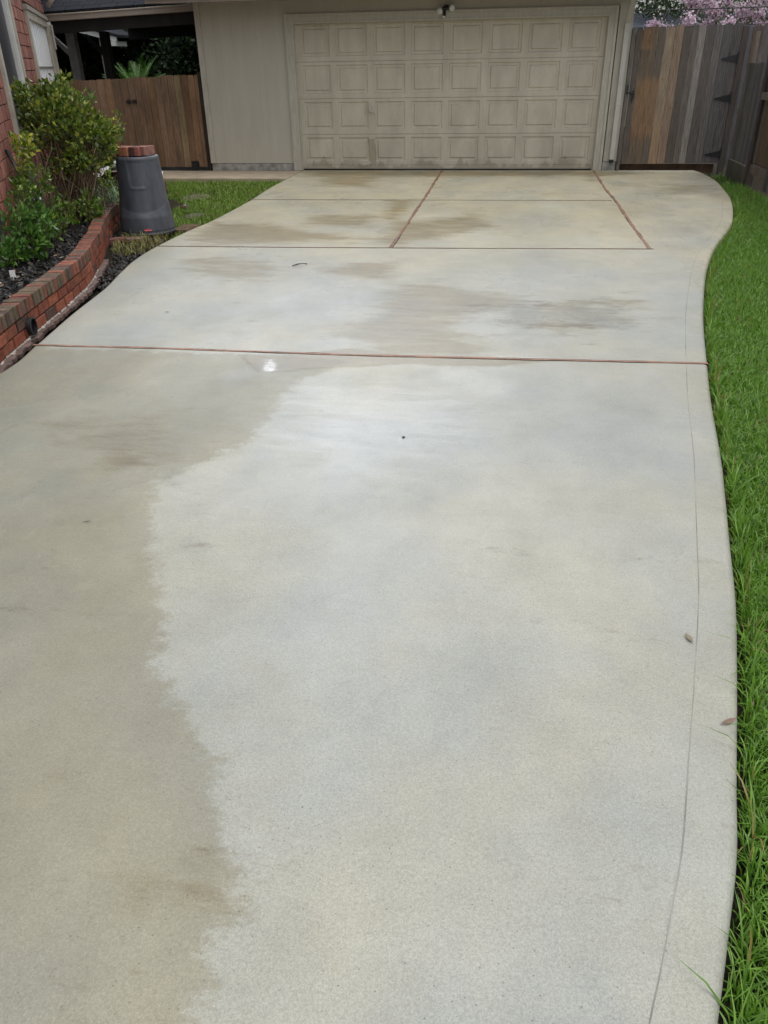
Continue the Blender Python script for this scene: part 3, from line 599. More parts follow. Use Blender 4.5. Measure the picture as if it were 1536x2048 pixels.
# downspout
mb = MB(); dx = 5.155
def rect_tube(pts, w2, d2):
    vs = []; n = len(pts)
    for i, p in enumerate(pts):
        p = Vector(p); t = (Vector(pts[min(i+1, n-1)])-Vector(pts[max(i-1, 0)])).normalized(); sx = Vector((1, 0, 0)); sy = t.cross(sx).normalized()
        for a, b in ((-1, -1), (1, -1), (1, 1), (-1, 1)): vs.append(p+sx*w2*a+sy*d2*b)
    mb.add(vs, [(4*i+k, 4*i+(k+1) % 4, 4*i+4+(k+1) % 4, 4*i+4+k) for i in range(n-1) for k in range(4)]+[(3, 2, 1, 0), tuple(4*(n-1)+k for k in range(4))])
rect_tube([(dx, -.70, 2.52), (dx, -.70, 2.44), (dx, -.62, 2.37), (dx, -.16, 2.12), (dx, -.075, 2.05), (dx, -.065, 1.93), (dx, -.065, .17)], .036, .028)
for z in (1.93, .95): mb.box(dx-.041, dx+.041, -.098, -.032, z, z+.018)
mb.build('downspout', M['metal_tan'], ga, bevel=.005)
mb = MB(); mb.box(dx-.034, dx+.034, -.09, -.04, .12, .168); mb.build('downspout_opening', M['black_metal'], ga)
mb = MB(); mb.box(5.245, 5.30, -.04, .06, -.05, 1.97, (.19, .17, .15)); o = mb.build('gate_post', M['wood']); tag(o, 'narrow weathered wooden post between the downspout and the right gate', 'gate post')
# floodlight
sl = empty('security_light', (2.43, -.06, 2.26), 'twin head floodlight with clear bulbs above the garage door', 'security light')
mb = MB(); mb.lathe([(.001, .03), (.05, .03), (.055, .02), (.055, 0)], 20); o = mb.build('mount', M['black_metal'], sl)
for v in o.data.vertices: c = v.co.copy(); v.co = (2.43+c.x, -.012-c.z, 2.29+c.y)
mb = MB(); mb.tube([(2.43, -.03, 2.29), (2.43, -.1, 2.285)], .02, 12); mb.tube([(2.37, -.09, 2.285), (2.49, -.09, 2.30)], .02, 12); mb.tube([(2.41, -.07, 2.29), (2.405, -.10, 2.20)], .022, 12); mb.build('bracket', M['black_metal'], sl)
for hx, hz, tx, tz in ((2.345, 2.262, -.35, -.25), (2.515, 2.30, .42, -.3)):
    ax = Vector((tx, -1, tz)).normalized(); q = ax.to_track_quat('Z', 'Y').to_matrix().to_4x4(); Mq = Matrix.Translation((hx, -.10, hz))@q
    mb = MB(); mb.lathe([(.018, -.09), (.022, -.05), (.036, -.01), (.047, .018), (.048, .03)], 24); o = mb.build('lamp_head', M['glass'], sl, smooth=True); o.data.transform(Mq)
    mb = MB(); mb.lathe([(.047, .026), (.043, .038), (.028, .045), (.0005, .048)], 24); l_ = mb.build('lens', M['glass'], o, smooth=True); l_.matrix_parent_inverse = Matrix.Identity(4); l_.data.transform(Mq)
mb = MB(); mb.box(2.385, 2.415, -.135, -.09, 2.165, 2.195); mb.build('sensor', M['white_paint'], sl, bevel=.004)

# ------------------------------------------------------------ fences and gates
def picket(mb, x0, x1, z0, z1, y0, y1, c, M_=None, ear=.03):
    mb.prism([(x0, z0), (x1, z0), (x1, z1-ear), (x1-ear*.7, z1), (x0+ear*.7, z1), (x0, z1-ear)], y0, y1, c, M_)
def brown(r, b=1): k = r.uniform(.80, 1.18)*b; return tuple(v*k for v in r.choice([(.28, .17, .095), (.26, .16, .10), (.295, .17, .095), (.255, .165, .105)]))
fr = random.Random(21)
lg = empty('wooden_gate', (-2.4, .03, 0), 'brown stained picket gate left of the garage with black latch', 'gate')
mb = MB(); x = -2.943; k = 0
while x < -1.74:
    wd = .118; c = brown(fr); c = (.34, .25, .14) if k == 7 else c
    z = 1.475+(x+1.66)*.03+fr.uniform(-.008, .008); picket(mb, x, x+wd-.006, .055, z, .02, .036, c, ear=.02); x += wd; k += 1
mb.build('boards', M['wood'], lg)
mb = MB(); mb.box(-2.92, -1.75, .037, .075, .25, .33, (.12, .08, .05)); mb.box(-2.92, -1.75, .037, .075, 1.15, 1.23, (.12, .08, .05)); mb.build_each('rail', M['wood'], lg)
mb = MB(); mb.box(-3.03, -2.84, .008, .019, 1.07, 1.085); mb.box(-3.0, -2.95, .004, .019, 1.05, 1.10); mb.box(-2.9, -2.83, .0, .019, 1.055, 1.11); mb.tube([(-2.99, .012, 1.10), (-2.97, -.01, 1.125), (-2.93, .012, 1.10)], .006, 6); mb.build('latch', M['black_metal'], lg)
mb = MB(); mb.box(-1.98, -1.855, -.008, .019, .02, .15); mb.box(-1.965, -1.87, -.03, -.008, .0, .10); mb.build('drop_bolt', M['black_metal'], lg)
mb = MB(); mb.box(-1.70, GL-.01, .01, .09, -.05, 1.50, (.045, .03, .022)); o = mb.build('fence_post', M['wood']); tag(o, 'dark wooden post in the gap between left gate and garage corner', 'fence post')
lf = empty('picket_fence', (-3.6, .03, 0), 'brown stained picket fence behind the shrub, left of the gate', 'fence')
mb = MB(); x = -4.347
while x < -3.0:
    z = 1.44+(x+2.9)*.03+fr.uniform(-.01, .01); picket(mb, x, x+.134, .03, z, .025, .041, brown(fr, 1.05), ear=.02); x += .14
mb.build('boards', M['wood'], lf)
mb = MB(); mb.box(-4.4, -2.95, .042, .08, .25, .33, (.12, .08, .05)); mb.box(-4.4, -2.95, .042, .08, 1.15, 1.23, (.12, .08, .05)); mb.build_each('rail', M['wood'], lf)
# right gate
rg = empty('wooden_gate', (6.15, 0, 0), 'tall weathered grey and orange board gate right of the garage', 'gate')
GB = [(5.31, (.12, .10, .085)), (5.41, (.14, .11, .08)), (5.52, (.15, .115, .08)), (5.63, (.13, .112, .092)), (5.74, (.27, .215, .155)), (5.875, (.25, .185, .135)), (6.0, (.11, .095, .082)), (6.12, (.14, .125, .108)), (6.215, (.235, .22, .20)), (6.32, (.11, .10, .095)), (6.45, (.135, .125, .12)), (6.57, (.105, .10, .10)), (6.70, (.095, .088, .085)), (6.835, None)]
def gatewood():
    n = NT('patchy_gate_wood'); base = n.attr('col', False)
    g = n.noise(9, 8, .65, (9, 9, .4), .3, .7, 0, 1); g2 = n.noise(30, 5, .7, (5, 5, .16), .35, .65, .6, 1.5)
    c = n.mix(g, n.mix(1.0, base, (.62, .60, .60), 'MULTIPLY'), n.mix(1.0, base, (1.25, 1.22, 1.2), 'MULTIPLY')); c = n.mix(1.0, c, g2, 'MULTIPLY')
    x = n.sepz(0); z = n.sepz(2)
    # bare orange wood where the grey weathering has been washed off
    inx = n.math('MULTIPLY', n.rng(x, 5.38, 5.42), n.rng(x, 5.74, 5.76, 1, 0))
    pz = n.math('MAXIMUM', n.math('MULTIPLY', n.rng(z, 1.66, 1.72), n.rng(x, 5.5, 5.68, 1, 0)), n.math('MULTIPLY', n.rng(z, .25, .6), n.rng(z, 1.25, 1.4, 1, 0)))
    o_ = n.rng(n.math('ADD', n.math('MULTIPLY', inx, pz), n.noise(4, 7, .75, (7, 1, .5), .25, .75, -.8, .6)), .25, .9)
    c = n.mix(n.math('MULTIPLY', o_, .5), c, n.mix(1.0, (.30, .165, .075), g2, 'MULTIPLY'))
    low = n.math('MULTIPLY', n.math('MULTIPLY', n.rng(z, .9, .5), n.math('MULTIPLY', n.rng(x, 5.73, 5.75), n.rng(x, 5.86, 5.88, 1, 0))), 1)
    c = n.mix(n.math('MULTIPLY', low, .3), c, (.36, .2, .09))
    k, vn = n.vor(5.5, .02, .045, .15, 1, (1, 1, .7)); c = n.mix(1.0, c, k, 'MULTIPLY')
    return n.fin(c, .75, n.bump(n.math('ADD', g, n.noise(60, 3, .6, (6, 6, .3))), .5, .003), .3)
M['gatewood'] = gatewood()
mb = MB(); gr = random.Random(4)
for (xa, c), (xb, _) in zip(GB[:-1], GB[1:]):
    picket(mb, xa+.002, xb-.003, .105+gr.uniform(-.005, .005), 1.985+(xa-5.3)*.018+gr.uniform(-.012, .012), -.012-gr.uniform(0, .004), .006, c, ear=.025)
mb.build('boards', M['gatewood'], rg)
mb = MB(); mb.box(5.32, 6.82, .007, .045, .3, .39, (.1, .085, .07)); mb.box(5.32, 6.82, .007, .045, 1.6, 1.69, (.1, .085, .07)); mb.build_each('rail', M['wood'], rg)
mb = MB(); mb.box(5.262, 5.285, -.05, -.042, 1.10, 1.23); mb.tube([(5.275, -.05, 1.12), (5.39, -.045, 1.115)], .011, 8); mb.box(5.35, 5.385, -.04, -.017, 1.03, 1.14); mb.tube([(5.365, -.03, 1.04), (5.362, -.04, .98)], .008, 6); mb.build('latch', M['black_metal'], rg)
for z in (1.555, 1.025, .235):
    mb = MB(); mb.prism([(6.60, z-.012), (6.60, z+.008), (6.83, z+.058), (6.83, z-.05)], -.024, -.017); mb.box(6.826, 6.846, -.034, -.012, z-.075, z+.09); mb.build('hinge', M['black_metal'], rg)
# threshold timber seen under the gate
mb = MB(); mb.box(5.32, 6.8, .12, .2, -.06, .085, (.16, .10, .06)); o = mb.build('timber_sleeper', M['wood']); tag(o, 'dark timber sleeper lying behind the gap under the right gate', 'timber')
# side fence, first the far panel then the near one
sf = empty('side_fence', (6.95, -1.8, 0), 'weathered grey board fence running along the right edge of the lawn', 'fence')
def sidepanel(ya, yb, x0, z0, z1, th_, wd, cols, name, ear=.0, m='wood'):
    mb = MB(); y = ya
    while y > yb+.02:
        w2 = min(wd, y-yb); c = fr.choice(cols); v = fr.uniform(.85, 1.15); Mx_ = Matrix.Translation((x0, y, 0))@Matrix.Rotation(R(-90), 4, 'Z')
        picket(mb, .002, w2-.003, z0, z1+fr.uniform(-.01, .01), 0, th_, tuple(q*v for q in c), Mx_, ear=max(ear, .001)); y -= w2
    return mb.build(name, M[m], sf)
grey = [(.15, .14, .135), (.12, .115, .115), (.185, .175, .165), (.10, .092, .088)]
tan_ = [(.20, .14, .085), (.17, .12, .078), (.14, .125, .11)]
sidepanel(-.42, -1.30, 6.90, .22, 1.50, .018, .125, grey, 'far_boards')
mb = MB(); mb.box(6.885, 6.93, -1.34, -.38, -.08, .205, (.12, .115, .085)); mb.box(6.995, 7.03, -2.6, -1.62, .12, .30, (.2, .165, .125)); mb.box(6.89, 6.935, -2.9, -1.66, .15, .27, (.19, .155, .12)); mb.build_each('kickboard', M['wood'], sf)
mb = MB(); mb.box(6.91, 7.0, -1.52, -1.40, -.1, 1.52, (.075, .055, .045)); mb.tube([(6.98, -.28, -.1), (6.98, -.28, 1.90)], .05, 14, (.20, .155, .12)); mb.box(6.84, 6.93, -.02, .05, -.1, 1.97, (.10, .08, .07)); mb.build_each('post', M['wood'], sf)
sidepanel(-1.50, -2.66, 6.945, .27, 1.42, .018, .14, tan_, 'near_boards')
mb = MB(); mb.box(6.88, 6.943, -4.3, -1.52, 1.07, 1.155, (.17, .145, .12)); mb.build('rail', M['wood'], sf)
sidepanel(-2.55, -6.6, 6.862, .04, 1.46, .018, .17, grey, 'front_boards')
sidepanel(-6.6, -13, 6.90, .04, 1.5, .018, .14, grey, 'further_boards')
# tall boards behind the gate corner
bf = empty('board_fence', (7.6, .1, 0), 'tall grey board fence continuing right behind the gate hinges', 'fence')
mb = MB(); x = 6.86
while x < 9.2: picket(mb, x, x+.135, .05, 1.99+fr.uniform(-.01, .01), .055, .072, tuple(q*fr.uniform(.85, 1.2) for q in fr.choice(grey)), ear=.02); x += .14
mb.build('boards', M['wood'], bf)

# ------------------------------------------------------------ brick house on the left
bh = empty('brick_house', (-2.5, -3.7, 0), 'red brick house wall with two tall tan framed windows behind the shrubs', 'house')
Hn = Vector((HD.y, -HD.x, 0))    # outward normal (towards the driveway)
MH = Matrix(((-HD.x, Hn.x, 0, HC.x), (-HD.y, Hn.y, 0, HC.y), (0, 0, 1, 0), (0, 0, 0, 1)))  # local x = towards the camera along the wall, y = out
WIN = [(.18, 3.38, .95, 2.27), (5.25, 7.0, 1.0, 2.75)]
HL = 8.75; HH = 3.1
mb = MB(); hr = random.Random(9); z = 0; row = 0
while z < HH-.1:
    x = (row % 2)*.105
    while x < HL:
        xa, xb = x, min(x+.2, HL); cut = [(xa, xb)]
        for w0, w1, b0, b1 in WIN:
            if z+.11 > b0 and z < b1: cut = [s for a, b in cut for s in ((a, min(b, w0)), (max(a, w1), b)) if s[1]-s[0] > .015]
        for a, b in cut:
            v = hr.uniform(.8, 1.15); c = tuple(q*v for q in hr.choice([(.27, .10, .072), (.24, .085, .062), (.30, .115, .08), (.20, .075, .055)]))
            mb.box(a, b-.006, -.06, hr.uniform(-.003, .006), z, z+.122, c, MH)
        x += .21
    z += .132; row += 1
mb.build('wall', M['brick'], bh)
mb = MB()
def hole(x0, x1, z0, z1):
    mb.box(x0, x1, -.18, -.022, z0, z1, M=MH)
hole(0, WIN[0][0], 0, HH); hole(WIN[0][0], WIN[0][1], 0, WIN[0][2]); hole(WIN[0][0], WIN[0][1], WIN[0][3], HH); hole(WIN[0][1], WIN[1][0], 0, HH); hole(WIN[1][0], WIN[1][1], 0, WIN[1][2]); hole(WIN[1][0], WIN[1][1], WIN[1][3], HH); hole(WIN[1][1], HL, 0, HH)
mb.box(0, .2, -5, -.19, 0, HH, M=MH); mb.box(HL-.2, HL-.01, -5, -.07, 0, HH, M=MH); mb.build('mortar', M['mortar'], bh)
# window with white shutter slats
w0, w1, b0, b1 = WIN[0]
mb = MB()
for a, b, c, d in ((w0, w0+.11, b0, b1), (w1-.12, w1, b0, b1+.03), (w0+.11, w1-.12, b1-.10, b1), (w0+.11, w1-.12, b0, b0+.09)): mb.box(a, b, -.05, .035, c, d, M=MH)
mb.box(w0-.02, w1+.02, -.05, .055, b1-.005, b1+.05, (.8, .8, .8), MH)
wf = mb.build('window', M['frame_tan'], bh, bevel=.004)
mb = MB(); n = 10; xa, xb = w0+.12, w1-.13
for i in range(n):
    x = xa+(xb-xa)*(i+.5)/n; hw = (xb-xa)/n*.37; mb.box(x-hw, x+hw, -.009, -.004, b0+.09, b1-.10, M=MH@Matrix.Translation((x, 0, 0))@Matrix.Rotation(.0, 4, 'Z')@Matrix.Translation((-x, 0, 0)))
o = mb.build('shutter', M['blind'], wf); o.matrix_parent_inverse = Matrix.Identity(4); o.data.transform(Matrix.Identity(4))
mb = MB(); mb.box(xa, xb, -.05, -.035, b0, b1, (.3, .3, .3), M=MH); o = mb.build('pane', M['trim'], wf); o.matrix_parent_inverse = Matrix.Identity(4)
mb = MB(); zz = b0+(b1-b0)*.50; mb.box(xa, xb, -.02, .01, zz-.012, zz+.012, (.55, .55, .55), M=MH); o = mb.build('glazing_bar', M['frame_tan'], wf); o.matrix_parent_inverse = Matrix.Identity(4)
# second window, dark screen
w0, w1, b0, b1 = WIN[1]
mb = MB()
for a, b, c, d, y in ((w0, w0+.09, b0, b1, .05), (w1-.12, w1, b0, b1, .04), (w0, w1, b1-.1, b1, .045)): mb.box(a, b, -.06, y, c, d, M=MH)
wf2 = mb.build('window', M['frame_tan'], bh, bevel=.004)
mb = MB(); mb.box(w0+.09, w0+.17, -.05, .03, b0, b1-.1, M=MH); mb.box(w0+.185, w0+.215, -.05, .015, b0, b1-.1, M=MH); o = mb.build('sash', M['white_paint'], wf2); o.matrix_parent_inverse = Matrix.Identity(4)
mb = MB(); mb.box(w0+.17, w1-.12, -.055, -.02, b0, b1-.1, M=MH); o = mb.build('screen', M['screen'], wf2); o.matrix_parent_inverse = Matrix.Identity(4)
mb = MB(); mb.box(w0-.1, w1+.06, -.05, .10, b0-.13, b0, M=MH); o = mb.build('sill', M['frame_tan'], wf2, bevel=.004); o.matrix_parent_inverse = Matrix.Identity(4)
mb = MB(); mb.box(-.7, HL+.4, -.4, .12, HH, HH+.05, M=MH); mb.box(-.7, HL+.4, .12, .16, HH-.02, HH+.16, M=MH); mb.build('eaves', M['fascia'], bh)
mb = MB(); Mq = MH@Matrix.Translation((0, .19, HH+.12))@Matrix.Rotation(R(-32), 4, 'X'); mb.box(-.7, HL, -5.5, 0, 0, .05, M=Mq); mb.build('roof', M['shingle'], bh)
mb = MB(); P0 = MH@Vector((.04, .03, 0)); q = lambda dx_, dy_, z: MH@Vector((dx_, dy_, z))
mb.tube([q(.3, .40, 3.05), q(.28, .36, 2.75), q(.2, .2, 2.58), q(.10, .1, 2.48)], [.035, .035, .035, .04], 8); mb.build('downspout_elbow', M['white_paint'], bh, smooth=True)
mb = MB(); mb.box(-.03, .10, -.02, .075, 0, 2.22, (1, 1, 1), MH); mb.box(-.05, .12, .07, .10, 1.86, 2.22, (1, 1, 1), MH); mb.build('corner_post', M['frame_tan'], bh, bevel=.02)

# ------------------------------------------------------------ breezeway roof
br = empty('covered_walkway', (-3, .2, 0), 'dark shingled breezeway roof on wooden posts between the house and garage', 'covered walkway')
Mt = Matrix.Translation((-2.09, .15, 2.445))@Matrix.Rotation(R(-2.0), 4, 'Y')
mb = MB(); mb.box(-2.2, .52, -.03, .06, -.10, .0, (1, 1, 1), Mt); mb.box(-2.2, .52, -.045, -.03, -.022, .0, (1.15, 1.15, 1.15), Mt); mb.build('gutter', M['fascia'], br, bevel=.008)
mb = MB(); mb.box(-2.15, .5, .08, .2, -.27, -.06, M=Mt); mb.box(-2.15, .5, .2, 3.2, -.12, -.09, M=Mt); mb.box(-2.15, .5, 3.1, 3.25, -.3, -.1, M=Mt); mb.build('beam', M['dark_wood'], br)
mb = MB(); Mq = Mt@Matrix.Translation((0, .0, .01))@Matrix.Rotation(R(26), 4, 'X'); mb.box(-2.9, .2, 0, 3.6, 0, .035, M=Mq); mb.build('roof', M['shingle'], br)
for x0, x1, y0, c, m in ((-4.42, -4.26, 1.0, 1, 'grey_post'), (-3.90, -3.76, 1.25, 1, 'dark_wood')):
    mb = MB(); mb.box(x0, x1, y0, y0+.14, 0, 2.15); o = mb.build('post', M[m], br, bevel=.004)
    mb = MB(); mb.prism([(x0+.02, 1.75), (x0-.35, 2.12), (x0-.27, 2.12), (x0+.02, 1.86)], y0+.02, y0+.1); o2 = mb.build('brace', M[m], o); o2.matrix_parent_inverse = Matrix.Identity(4)
    o2.parent = o
# garden shed behind
sh = empty('garden_pavilion', (-6, 5.4, 0), 'small open pavilion with white fascia and pale posts behind the fence', 'pavilion')
mb = MB(); P1 = (-6.9, 2.45); P2 = (-5.30, 2.07)
mb.prism([P1, P2, (P2[0], P2[1]+.10), (P1[0], P1[1]+.10)], 5.0, 5.04); mb.box(-5.5, -5.30, 4.9, 5.5, 2.0, 2.09); mb.build('fascia', M['white_paint'], sh)
mb = MB(); mb.prism([(-6.95, 2.58), (-5.2, 2.16), (-5.2, 2.21), (-6.95, 2.63), (-8.6, 2.21), (-8.6, 2.16)], 4.95, 8); mb.build('roof', M['shingle'], sh)
for x in (-5.75, -8.3): mb = MB(); mb.box(x, x+.14, 5.06, 5.2, -.07, 2.25); mb.build('post', M['grey_post'], sh)

# ------------------------------------------------------------ leaf clouds
def leaves(name, pts, dirs, size, cols, m, parent=None, w=.5, fold=.25, jit=.5):
    n = len(pts); d = dirs+rng.normal(0, jit, (n, 3)); d /= np.linalg.norm(d, axis=1)[:, None]+1e-9
    s = np.cross(d, rng.normal(0, 1, (n, 3))); s /= np.linalg.norm(s, axis=1)[:, None]+1e-9; nn = np.cross(d, s)
    L_ = (size*rng.uniform(.6, 1.3, n))[:, None]; W2 = L_*w/2
    a = pts; mid = pts+d*L_*.5; tip = pts+d*L_; V = np.stack([a, mid-s*W2+nn*W2*fold, mid, mid+s*W2+nn*W2*fold, tip-nn*L_*.08], 1).reshape(-1, 3)
    b = (np.arange(n)*5)[:, None]; F = np.concatenate([b+np.array([[0, 2, 4, 1]]), b+np.array([[0, 3, 4, 2]])], 0)
    cc = np.array(cols)[rng.integers(0, len(cols), n)]*rng.uniform(.75, 1.25, (n, 1)); return mesh_obj(name, V, F, m, parent, np.repeat(cc, 5, 0))
def stems(mb, root, n_main, height, spread, rad, r, depth=3, lean=(0, 0, 0), tips=None, col=(1, 1, 1), seg=5, droop=.0, env=None):
    def grow(p, d, l, rd, dp):
        pts = [p]; q = p.copy(); dd = d.copy()
        for i in range(seg):
            dd = (dd+Vector((r.uniform(-1, 1), r.uniform(-1, 1), r.uniform(-.4, .6)))*.16+Vector((0, 0, -droop))).normalized(); q = q+dd*l/seg; pts.append(q.copy())
            if dp > 0 and i >= 1 and r.random() < .62:
                a = Vector((r.uniform(-1, 1), r.uniform(-1, 1), r.uniform(.0, .9))).normalized(); grow(q.copy(), (dd*.7+a*.75).normalized(), l*r.uniform(.4, .65), rd*.55, dp-1)
            if dp <= 1 and tips is not None and i >= 2: tips.append((q.copy(), dd.copy()))
        if env is None or env(pts[-1]): pass
        mb.tube(pts, [rd*(1-.6*i/seg) for i in range(seg+1)], 4 if rd < .006 else 6, col, caps=False)
    for i in range(n_main):
        a = r.uniform(0, 6.283); d = Vector((math.cos(a)*spread*r.uniform(.2, 1), math.sin(a)*spread*r.uniform(.2, 1), 1))+Vector(lean); b = Vector(root)+Vector((math.cos(a), math.sin(a), 0))*r.uniform(0, .09)
        grow(b, d.normalized(), height*r.uniform(.6, 1.0), rad*r.uniform(.6, 1), depth)
sr2 = random.Random(17)
# big leggy shrub: bare stems rising to rosettes of leaves on the outside of the crown
def outside(p):
    if p.y < -7.95: return True
    return (p.x-HC.x)*Hn.x+(p.y-HC.y)*Hn.y > .06
bs = empty('shrub', (-1.0, -6.1, .19), 'tall leggy evergreen shrub with bare twiggy stems in front of the window', 'shrub')
mb = MB(); pts = []; ds = []; C0 = Vector((-1.09, -5.85, .86)); k_ = 0; prev = (C0.copy(), C0.copy())
while k_ < 330:
    v = Vector((sr2.gauss(0, 1), sr2.gauss(0, 1), sr2.gauss(0, 1))).normalized()
    if v.z < -.35 or (v.z < .05 and v.x < .1): continue
    rad_ = sr2.uniform(.72, 1.04); lump = 1+.13*math.sin(v.x*7+1)*math.sin(v.y*6)+.08*math.sin(v.z*9)
    T = C0+Vector((v.x*.47, v.y*.5, v.z*.56))*rad_*lump
    if v.x > .3 and v.z > .55: T.z -= .10
    if math.sin(v.x*6.1+2.2)*math.sin(v.y*5.3+.6)*math.sin(v.z*6.7+1) < -.16: continue
    if sr2.random() < .06 and v.z > .3: T += v*.13
    if not outside(T): continue
    k_ += 1
    if k_ % 3 == 0:
        base = Vector((-1.0+sr2.gauss(0, .10)+.12*v.x, -6.0+sr2.gauss(0, .14), .17)); kk = (base*.55+T*.45)+Vector((sr2.gauss(0, .05), sr2.gauss(0, .05), .06)); q1 = base.lerp(kk, .5)+Vector((sr2.gauss(0, .02), sr2.gauss(0, .02), 0)); q2 = kk.lerp(T, .55)+Vector((sr2.gauss(0, .03), sr2.gauss(0, .03), .02))
        mb.tube([base, q1, kk, q2, T], [.008, .0065, .005, .0035, .002], 5, (1.5, 1.35, 1.1), caps=False); prev = (kk, q2)
    else:
        A_ = prev[0].lerp(prev[1], sr2.random()) if (T-prev[1]).length < .45 else C0.lerp(T, .35)+Vector((0, 0, -.1))
        mb.tube([A_, A_.lerp(T, .5)+Vector((sr2.gauss(0, .025), sr2.gauss(0, .025), sr2.gauss(0, .02))), T], [.0035, .0028, .0018], 4, (1.4, 1.25, 1.05), caps=False)
    out_ = (T-C0).normalized()
    for _ in range(21):
        off = Vector((sr2.gauss(0, .034), sr2.gauss(0, .034), sr2.gauss(0, .03))); pts.append(T+off); ds.append(out_*.5+Vector((0, 0, .5))+off*14+Vector((sr2.gauss(0, .4), sr2.gauss(0, .4), sr2.gauss(0, .3))))
for i in range(150):    # bare side twigs in the middle
    b_ = Vector((-1.0+sr2.gauss(0, .16), -5.95+sr2.gauss(0, .2), sr2.uniform(.22, .8))); e_ = b_+Vector((sr2.gauss(0, .12), sr2.gauss(0, .1), sr2.uniform(.08, .3)))
    mb.tube([b_, b_.lerp(e_, .5)+Vector((sr2.gauss(0, .02), 0, 0)), e_], [.003, .0025, .0015], 4, (1.5, 1.35, 1.1), caps=False)
mb.build('stems', M['trunk'], bs)
leaves('leaves', np.array(pts), np.array(ds), .054, [(.11, .17, .03), (.15, .205, .035), (.20, .245, .04), (.07, .12, .025), (.32, .33, .06), (.055, .09, .022)], M['leaf'], bs, .6)
YEL = [(-.87, -7.0, .98, .10, .10), (-.85, -7.2, .82, .10, .10), (-.78, -7.35, .6, .12, .14)]
DKB = [(-.50, -7.9, .5, .14, .13), (-.42, -7.95, .35, .13, .13), (-.50, -8.15, .3, .13, .10), (-.55, -7.6, .48, .13, .13), (-.36, -7.8, .42, .1, .12)]
MID = [(-.80, -7.0, .5, .17, .17), (-.87, -6.6, .36, .2, .15), (-.68, -7.2, .7, .12, .14), (-.6, -7.6, .68, .1, .12), (-.75, -6.2, .36, .12, .14), (-.62, -7.2, .36, .15, .13)]
# lower bushes: lush dark and yellow-green
def lushbush(label, centers, n, size, cols, cat='shrub', stem=True):
    e = empty('shrub', (centers[0][0], centers[0][1], .19), label, cat)
    pts = []; ds = []; mb = MB()
    for (x, y, z, rx, rz) in centers:
        for _ in range(n):
            a = rng.uniform(0, 6.283); u = rng.uniform(-1, 1); rr_ = rng.uniform(.45, 1)**.6; v = np.array([math.cos(a)*math.sqrt(1-u*u), math.sin(a)*math.sqrt(1-u*u), u])
            c = np.array([x, y, z])+v*np.array([rx, rx, rz])*rr_
            if not outside(Vector(c)): continue
            for _k in range(5): pts.append(c+rng.normal(0, .016, 3)); ds.append(v*.5+np.array([0, 0, .6])+rng.normal(0, .5, 3))
        mb = MB(); stems(mb, (x, y, .17), 5, max(z-.1, .2), .4, .007, sr2, 2, (0, 0, 0), None, (.8, .8, .6)); mb.build('stems', M['trunk'], e)
    leaves('leaves', np.array(pts), np.array(ds), size, cols, M['leaf'], e, .5); return e
lushbush('low bush with bright yellow green variegated leaves at the left edge', YEL, 42, .055, [(.20, .28, .03), (.27, .33, .04), (.10, .18, .03), (.42, .40, .06)])
lushbush('dense dark green broadleaf bush lowest at the left edge of the bed', DKB, 60, .06, [(.05, .12, .02), (.07, .16, .028), (.11, .22, .035)])
lushbush('mid green low bush under the leggy shrub with light leaf tips', MID, 50, .05, [(.06, .12, .02), (.09, .17, .025), (.16, .24, .03)])
lushbush('slim yellow green shrub standing behind the bare stems', [(-1.25, -5.1, .80, .12, .2), (-1.15, -5.0, .5, .12, .18)], 38, .05, [(.22, .32, .03), (.13, .23, .025), (.08, .15, .02)])
# strappy plants
def strappy(name, label, cx, cy, n, h, wd, cols, sprd=.12, dr=.9):
    mb = MB(); r = random.Random(int(abs(cx*991)))
    for i in range(n):
        a = r.uniform(0, 6.283); b = Vector((cx+r.gauss(0, sprd), cy+r.gauss(0, sprd), .18)); hh = h*r.uniform(.6, 1.1); ln = r.uniform(.2, dr); s = Vector((-math.sin(a), math.cos(a), 0)); vs = []
        for k in range(6):
            t = k/5; p = b+Vector((math.cos(a)*ln*hh*t*t, math.sin(a)*ln*hh*t*t, hh*(t-.45*ln*t*t))); ww = wd*(1-t**3)*.5+.0006; vs += [p-s*ww, p+s*ww]
        mb.add(vs, [(2*k, 2*k+1, 2*k+3, 2*k+2) for k in range(5)], tuple(q*r.uniform(.75, 1.25) for q in r.choice(cols)))
    o = mb.build(name, M['leaf']); tag(o, label, 'plant'); return o
strappy('grass_plant', 'pale grey green strappy grass clump between the shrub and bin', -1.12, -5.25, 230, .34, .009, [(.16, .22, .13), (.24, .30, .19), (.10, .16, .08), (.30, .33, .22)], .15, 1.1)
strappy('leafy_plant', 'small dark green clump of upright leaves just left of the bin', -1.2, -4.45, 90, .26, .028, [(.06, .15, .02), (.09, .2, .025), (.045, .1, .02)], .08, .7)
# near leaf entering the frame at far left
mb = MB(); b = Vector((.40, -10.0, .27)); 
for ang, ln in ((-.2, .13), (.9, .11), (2.2, .12), (3.6, .12)):
    d = Vector((math.cos(ang), math.sin(ang), .15)); s = Vector((-d.y, d.x, 0)); mb.add([b, b+d*ln*.5-s*.026, b+d*ln+Vector((0, 0, -.015)), b+d*ln*.5+s*.026], [(0, 1, 2, 3)], (.30, .36, .05))
mb.tube([(.38, -10.0, .17), b], .004, 6, (.1, .16, .03)); o = mb.build('seedling', M['leaf']); tag(o, 'bright yellow green leaf sprig poking over the near end of garden wall', 'plant')
